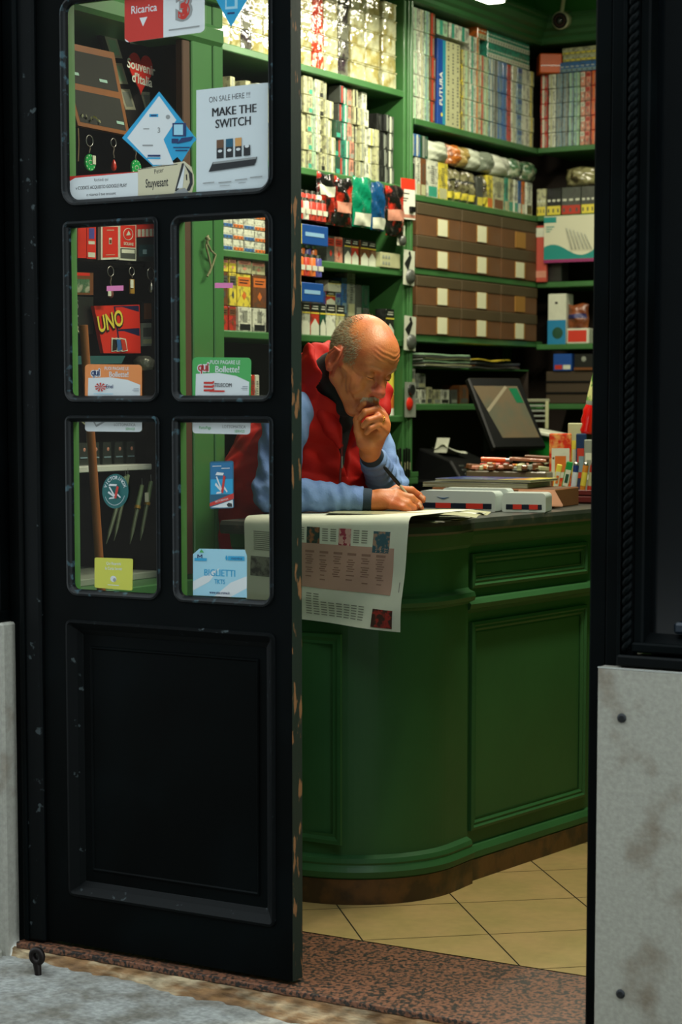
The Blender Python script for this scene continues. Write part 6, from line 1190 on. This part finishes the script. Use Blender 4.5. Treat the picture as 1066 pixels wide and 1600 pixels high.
# --- hair: short grey strands round the back and sides, moustache, eyebrows
Rg = np.random.default_rng(5)
def strands(n, region, length, r, mats, name, outw=.35):
    mb_v = []; mb_f = []; mis = []; k = 0
    while k < n:
        res = region(Rg)
        if res is None: continue
        p, nrm, dr = res; d = dr*(1-outw)+nrm*outw+Rg.normal(size=3)*.18; d /= np.linalg.norm(d); L = length*(.6+.8*Rg.random()); a = np.cross(d, nrm); a /= np.linalg.norm(a)+1e-9; b_ = np.cross(d, a)
        o_ = len(mb_v); rr = r*(.7+.6*Rg.random())
        for t in range(3): an = 2*PI*t/3; mb_v.append(p+(a*math.cos(an)+b_*math.sin(an))*rr)
        mb_v.append(p+d*L); mb_f += [(o_, o_+1, o_+3), (o_+1, o_+2, o_+3), (o_+2, o_, o_+3)]; c = Rg.integers(0, len(mats)); mis += [c]*3; k += 1
    W = np.array(mb_v)*HS@HR.T+HO
    return mesh_np(name, W-BASE, np.array(mb_f), mats, np.array(mis), man, smooth=False)
h1 = M('hair_silver', (192, 182, 148), .7); h2 = M('hair_grey', (146, 136, 104), .7); h3 = M('hair_dark', (98, 90, 66), .7)
def on_skull(th, ph, e=.0015):
    n = V3(math.cos(ph)*math.cos(th), math.cos(ph)*math.sin(th), math.sin(ph)); r = V3(.098, .077, .093); p = n*r; nn_ = n/r; nn_ /= np.linalg.norm(nn_); return p+V3(-.004, 0, .010)-nn_*e, nn_
def scalp(R_):
    th = R_.uniform(-PI, PI); ph = math.asin(R_.uniform(-.9, .95)); p, n = on_skull(th, ph); f, l, u = p
    top = .074-.35*max(0, f+.02)-.9*max(0, f-.012)+.012*math.sin(th*5)
    if f > .046 or u > top+R_.normal()*.010 or u < -.075: return None
    if f > .012 and u < -.02 and abs(l) > .03: 
        if f > .034 or u < -.055: return None
    if abs(f+.012) < .022 and u < -.001 and abs(l) > .05: return None
    if u > top-.012 and R_.random() < .5: return None
    dn = V3(-.75, 0, -.65); dn = dn-n*(dn@n); dn /= np.linalg.norm(dn)+1e-9
    if f > .0 and u < 0: dn = V3(-.2, 0, -1)
    return p, n, dn
strands(21000, scalp, .009, .00055, [h1, h2, h3], 'hair')
def mous(R_):
    l = R_.uniform(-.027, .027); u = R_.uniform(-.083, -.069)-abs(l)*.22; f = .1005-l*l*14+(u+.076)*.15
    s_ = 1 if l > 0 else -1; return V3(f, l, u), V3(.9, .3*s_, 0), V3(.1, .6*s_, -.8)
strands(1500, mous, .010, .00045, [M('moustache_white', (214, 208, 192), .7), h1], 'moustache', .35)
def brows(R_):
    s_ = R_.choice([-1, 1]); a = R_.random(); l = s_*(.012+.036*a); u = .008+.004*math.sin(a*PI)+R_.normal()*.0016; f = .0965-.020*a**1.3
    return V3(f, l, u), V3(.9, .2*s_, .1), V3(.05, .9*s_, .2-.5*a)
strands(420, brows, .008, .0004, [h1, h2, h2], 'eyebrows', .35)
mb = MB()
for s_ in (-1, 1):
    pts = []
    for i in range(9):
        dl = (-.8+1.6*i/8); u = -.0235+.002*dl*dl; r2 = max(.05, 1-dl*dl-((u+.017)/.0135)**2); pts.append(tuple(hw_(.0745+.0163*math.sqrt(r2), .033*s_+.0160*dl, u)-BASE))
    mb.tube(pts, [.0005, .0008, .001, .001, .001, .001, .001, .0008, .0005], M('lashes', (44, 26, 20), .7), 6)
mb.build('eyelashes', man)
# --- clothes
def fold(a, f1, f2, f3): return lambda P: a*(np.sin(P@np.array(f1))+.6*np.sin(P@np.array(f2)+1.3)+.4*np.sin(P@np.array(f3)+2.1))
blue = M('blue_wool', (112, 142, 192), .85, var=.10, vscale=30, bump=.0012, bscale=220, rgb2=(96, 124, 176), mixs=10); navy = M('navy_cuff', (30, 48, 66), .85, bump=.001, bscale=260)
redv = M('red_vest', (168, 22, 16), .7, spec=.2, var=.08, vscale=8, bump=.0015, bscale=34); redd = M('red_vest_lining', (120, 18, 18), .7); blackw = M('black_sweater', (14, 16, 18), .9, bump=.001, bscale=200)
def dirn(a, b): d = b-a; return d/np.linalg.norm(d)
for q, w1 in (('R', .90), ('L', .88)):
    A = Sdf(); sh, el, wr = J[q+'sh'], J[q+'el'], J[q+'wr']; we = el+(wr-el)*w1
    A.cone(sh, el, .070, .058, .03); A.cone(el, we, .056, .038, .03); A.cone(sh+V3(-.02, .04 if q == 'R' else -.04, -.02), sh, .07, .07, .03)
    u1 = dirn(sh, el); u2 = dirn(el, we)
    def fo(P, sh=sh, el=el, we=we, u1=u1, u2=u2, q=q):
        t1 = (P-sh)@u1; t2 = (P-el)@u2; L2 = np.linalg.norm(we-el); near = np.exp(-(np.linalg.norm(P-el, axis=1)/.10)**2); nw = np.exp(-((t2-L2*.72)/.06)**2)
        return -.0040*near*np.sin(t1*150+P[:, 1]*40)-.0042*np.exp(-(t2/.16)**2)*np.sin(t2*105+P[:, 2]*60+P[:, 0]*20)-.0030*nw*np.sin(t2*190+P[:, 2]*50)+.0012*np.sin(P@V3(60, 90, 70))
    A.fun(fo, (0, 0, 0), (0, 0, 0), 0, 'd')
    if q == 'R': A.fun(lambda P: (CT+.020)-P[:, 2], (-9, -9, -9), (9, 9, 9), .004, 'i')
    if q == 'L': A.fun(lambda P: (CT+.003)-P[:, 2], (-9, -9, -9), (9, 9, 9), .004, 'i')
    A.fun(lambda P, we=we, u2=u2: (P-we)@u2, (-9, -9, -9), (9, 9, 9), .004, 'i')
    lo = np.minimum(np.minimum(sh, el), wr)-.12; hi = np.maximum(np.maximum(sh, el), wr)+.12
    Va, Fa = nets(A, lo, hi, .0034); mesh_np('sleeve', Va-BASE, Fa, [blue], None, man)['label'] = 'light blue sleeve'
    A = Sdf(); A.cone(we-u2*.012, we+u2*.022, .0355, .033, .0)
    A.fun(lambda P, we=we, u2=u2: np.abs((P-we-u2*.006)@u2)-.019, (-9, -9, -9), (9, 9, 9), .004, 'i')
    if q == 'R': A.fun(lambda P: (CT+.020)-P[:, 2], (-9, -9, -9), (9, 9, 9), .003, 'i')
    Va, Fa = nets(A, we-.08, we+.08, .0025); mesh_np('cuff', Va-BASE, Fa, [navy], None, man)['label'] = 'navy ribbed cuff'
# black sweater collar and chest
nk = hw_(-.040, 0, -.065)
A = Sdf(); A.cone(neck0+V3(.01, 0, -.03), nk*.75+neck0*.25, .098, .078, .02); A.cone(neck0+V3(.02, 0, -.05), V3(-.56, 1.03, 1.20), .10, .08, .04); A.cone(nk*.75+neck0*.25, hw_(.028, 0, -.118)*.9+nk*.1+V3(-.01, 0, -.03), .060, .036, .03)
A.fun(fold(.002, (60, 0, 80), (20, 90, -60), (90, 40, 50)), (0, 0, 0), (0, 0, 0), 0, 'd')
Va, Fa = nets(A, (-.85, .85, 1.05), (-.25, 1.25, 1.62), .0034); mesh_np('sweater_collar', Va-BASE, Fa, [blackw], None, man)['label'] = 'black high collar sweater'
# vest
A = Sdf()
A.cone((-.90, 1.12, .90), (-.67, 1.06, 1.18), .185, .205, .03, sq=(V3(0, 1, 0), 1.05)); A.cone((-.67, 1.06, 1.18), (-.61, 1.04, 1.34), .205, .135, .06)
A.cone(J['Rsh']*.80+J['Lsh']*.20+V3(0, 0, -.01), J['Rsh']*.2+J['Lsh']*.8+V3(0, 0, -.01), .088, .088, .06)
A.cone((-.60, 1.03, 1.33), nk+V3(-.025, .005, .01), .122, .104, .04)
A.fun(lambda P: -.0045*np.abs(np.sin(((P[:, 2]+.25*P[:, 0])-.9)*PI/.085))-.003*np.sin(P@V3(38, 50, 22))-.002*np.sin(P@V3(-30, 70, 95)), (0, 0, 0), (0, 0, 0), 0, 'd')
# hollow neck and front opening
nd = dirn(neck0, nk)
A.cone(neck0-nd*.03, nk+nd*.14, .100, .098, .012, 's')
A.fun(lambda P: (P-(nk+nd*.022))@nd-.16*(P[:, 0]+.55)*0-.0, (-9, -9, -9), (9, 9, 9), .008, 'i')
zipb = AD(534, 735, 5.86); 
zb0 = V3(-.46, .965, 1.17)
def wedge(P):
    # V opening: widens upward from the zip
    h_ = (P[:, 2]-1.185); wv = np.clip(h_, 0, 1)*.30+.000; side_ = np.abs((P[:, 1]-1.0)+(P[:, 0]+.45)*.10)-wv
    fr_ = -(P[:, 0]+.62); return np.maximum(np.maximum(side_, fr_), -h_)
A.fun(wedge, (-.7, .8, 1.1), (-.2, 1.3, 1.7), .010, 's')
for q in 'RL': sh, el = J[q+'sh'], J[q+'el']; A.cone(sh-dirn(sh, el)*.0, sh+(el-sh)*.25, .066, .060, .010, 's')
A.fun(lambda P: (CT+.012)-P[:, 2]-10*np.clip(-.66-P[:, 0], 0, 1), (-9, -9, -9), (9, 9, 9), .004, 'i')
Va, Fa = nets(A, (-1.2, .75, .68), (-.25, 1.42, 1.66), .0034); mesh_np('vest', Va-BASE, Fa, [redv], None, man)['label'] = 'red quilted vest'
# folded collar flaps of the vest
def flap(pts, w0, ex, name='vest_collar'):
    A = Sdf()
    for a_, b_, r0, r1 in ex: A.cone(a_, b_, r0, r1, .02)
    for i in range(len(pts)-1): A.cone(pts[i], pts[i+1], w0[i], w0[i+1], .022)
    A.fun(fold(.0016, (120, 60, 30), (30, 140, 60), (60, 30, 160)), (0, 0, 0), (0, 0, 0), 0, 'd'); P = np.array(pts); m = max(w0)+.09
    Va, Fa = nets(A, P.min(0)-m, P.max(0)+m, .003); mesh_np(name, Va-BASE, Fa, [redv], None, man)
flap([AD(514, 543, 6.07), AD(497, 556, 6.00), AD(486, 580, 5.95), AD(491, 612, 5.89), AD(506, 645, 5.85), AD(521, 672, 5.84), AD(531, 696, 5.84)], [.020, .029, .035, .032, .026, .019, .010], [(AD(497, 556, 6.0), AD(468, 580, 5.98), .029, .035), (AD(486, 580, 5.95), AD(455, 605, 5.95), .035, .045), (AD(497, 556, 6.0), AD(478, 572, 6.1), .03, .04)])
flap([AD(548, 560, 6.12), AD(585, 590, 6.10), AD(600, 612, 6.06), AD(598, 640, 6.02), AD(575, 690, 5.97)], [.022, .024, .024, .020, .012], [])
mb = MB(); zp = [AD(534, 690, 5.835), AD(534, 715, 5.835), AD(532, 740, 5.835), AD(531, 765, 5.835)]
mb.tube([tuple(p-BASE) for p in zp], .0035, M('zip_dark', (90, 20, 18), .5), 8); mb.tube([tuple(zp[1]-BASE+V3(.004, -.004, .004)), tuple(zp[1]-BASE+V3(.004, -.004, -.03))], .003, steel, 6); o = mb.build('zip', man)
# trousers and shoes
A = Sdf(); A.cone((-.89, 1.12, .95), (-.88, 1.12, .90), .155, .16, .04)
for sy in (-.10, .10):
    A.cone((-.88, 1.12+sy, .90), (-.82, 1.12+sy*1.2, .50), .105, .078, .05); A.cone((-.82, 1.12+sy*1.2, .50), (-.92, 1.12+sy*1.25, .08), .078, .062, .03)
A.fun(fold(.003, (30, 20, 60), (50, -40, 30), (20, 70, 90)), (0, 0, 0), (0, 0, 0), 0, 'd')
Va, Fa = nets(A, (-1.12, .82, .03), (-.64, 1.42, 1.1), .006); mesh_np('trousers', Va-BASE, Fa, [M('dark_trousers', (30, 32, 38), .9)], None, man)
for sy in (-.10, .10):
    A = Sdf(); A.cone((-.95, 1.12+sy*1.25, .05), (-.72, 1.12+sy*1.36, .038), .050, .040, .02); A.fun(lambda P: .002-P[:, 2], (-9, -9, -9), (9, 9, 9), .004, 'i')
    Va, Fa = nets(A, (-1.05, 1.12+sy*1.3-.09, -.01), (-.62, 1.12+sy*1.3+.09, .14), .005); mesh_np('shoe', Va-BASE, Fa, [black], None, man)
# pen
pt, pq = AD(661, 801, 5.835), AD(600, 729, 5.775); pd = (pq-pt); L_ = np.linalg.norm(pd); pd = pd/L_
mb = MB(); f_ = lambda t: tuple(pd*L_*t)
mb.tube([f_(0), f_(.10), f_(.14)], [.0007, .0022, .0036], M('pen_tip', (40, 40, 40), .4), 10); mb.tube([f_(.14), f_(.62)], .0038, M('pen_body', (176, 176, 150), .3, coat=.6), 10)
mb.tube([f_(.60), f_(.64), f_(.97), f_(1)], [.0040, .0058, .0050, .003], black, 10)
tag(mb.build('ballpoint_pen', loc=tuple(pt)), "clear ballpoint pen with black cap held in the man's right hand", 'pen')
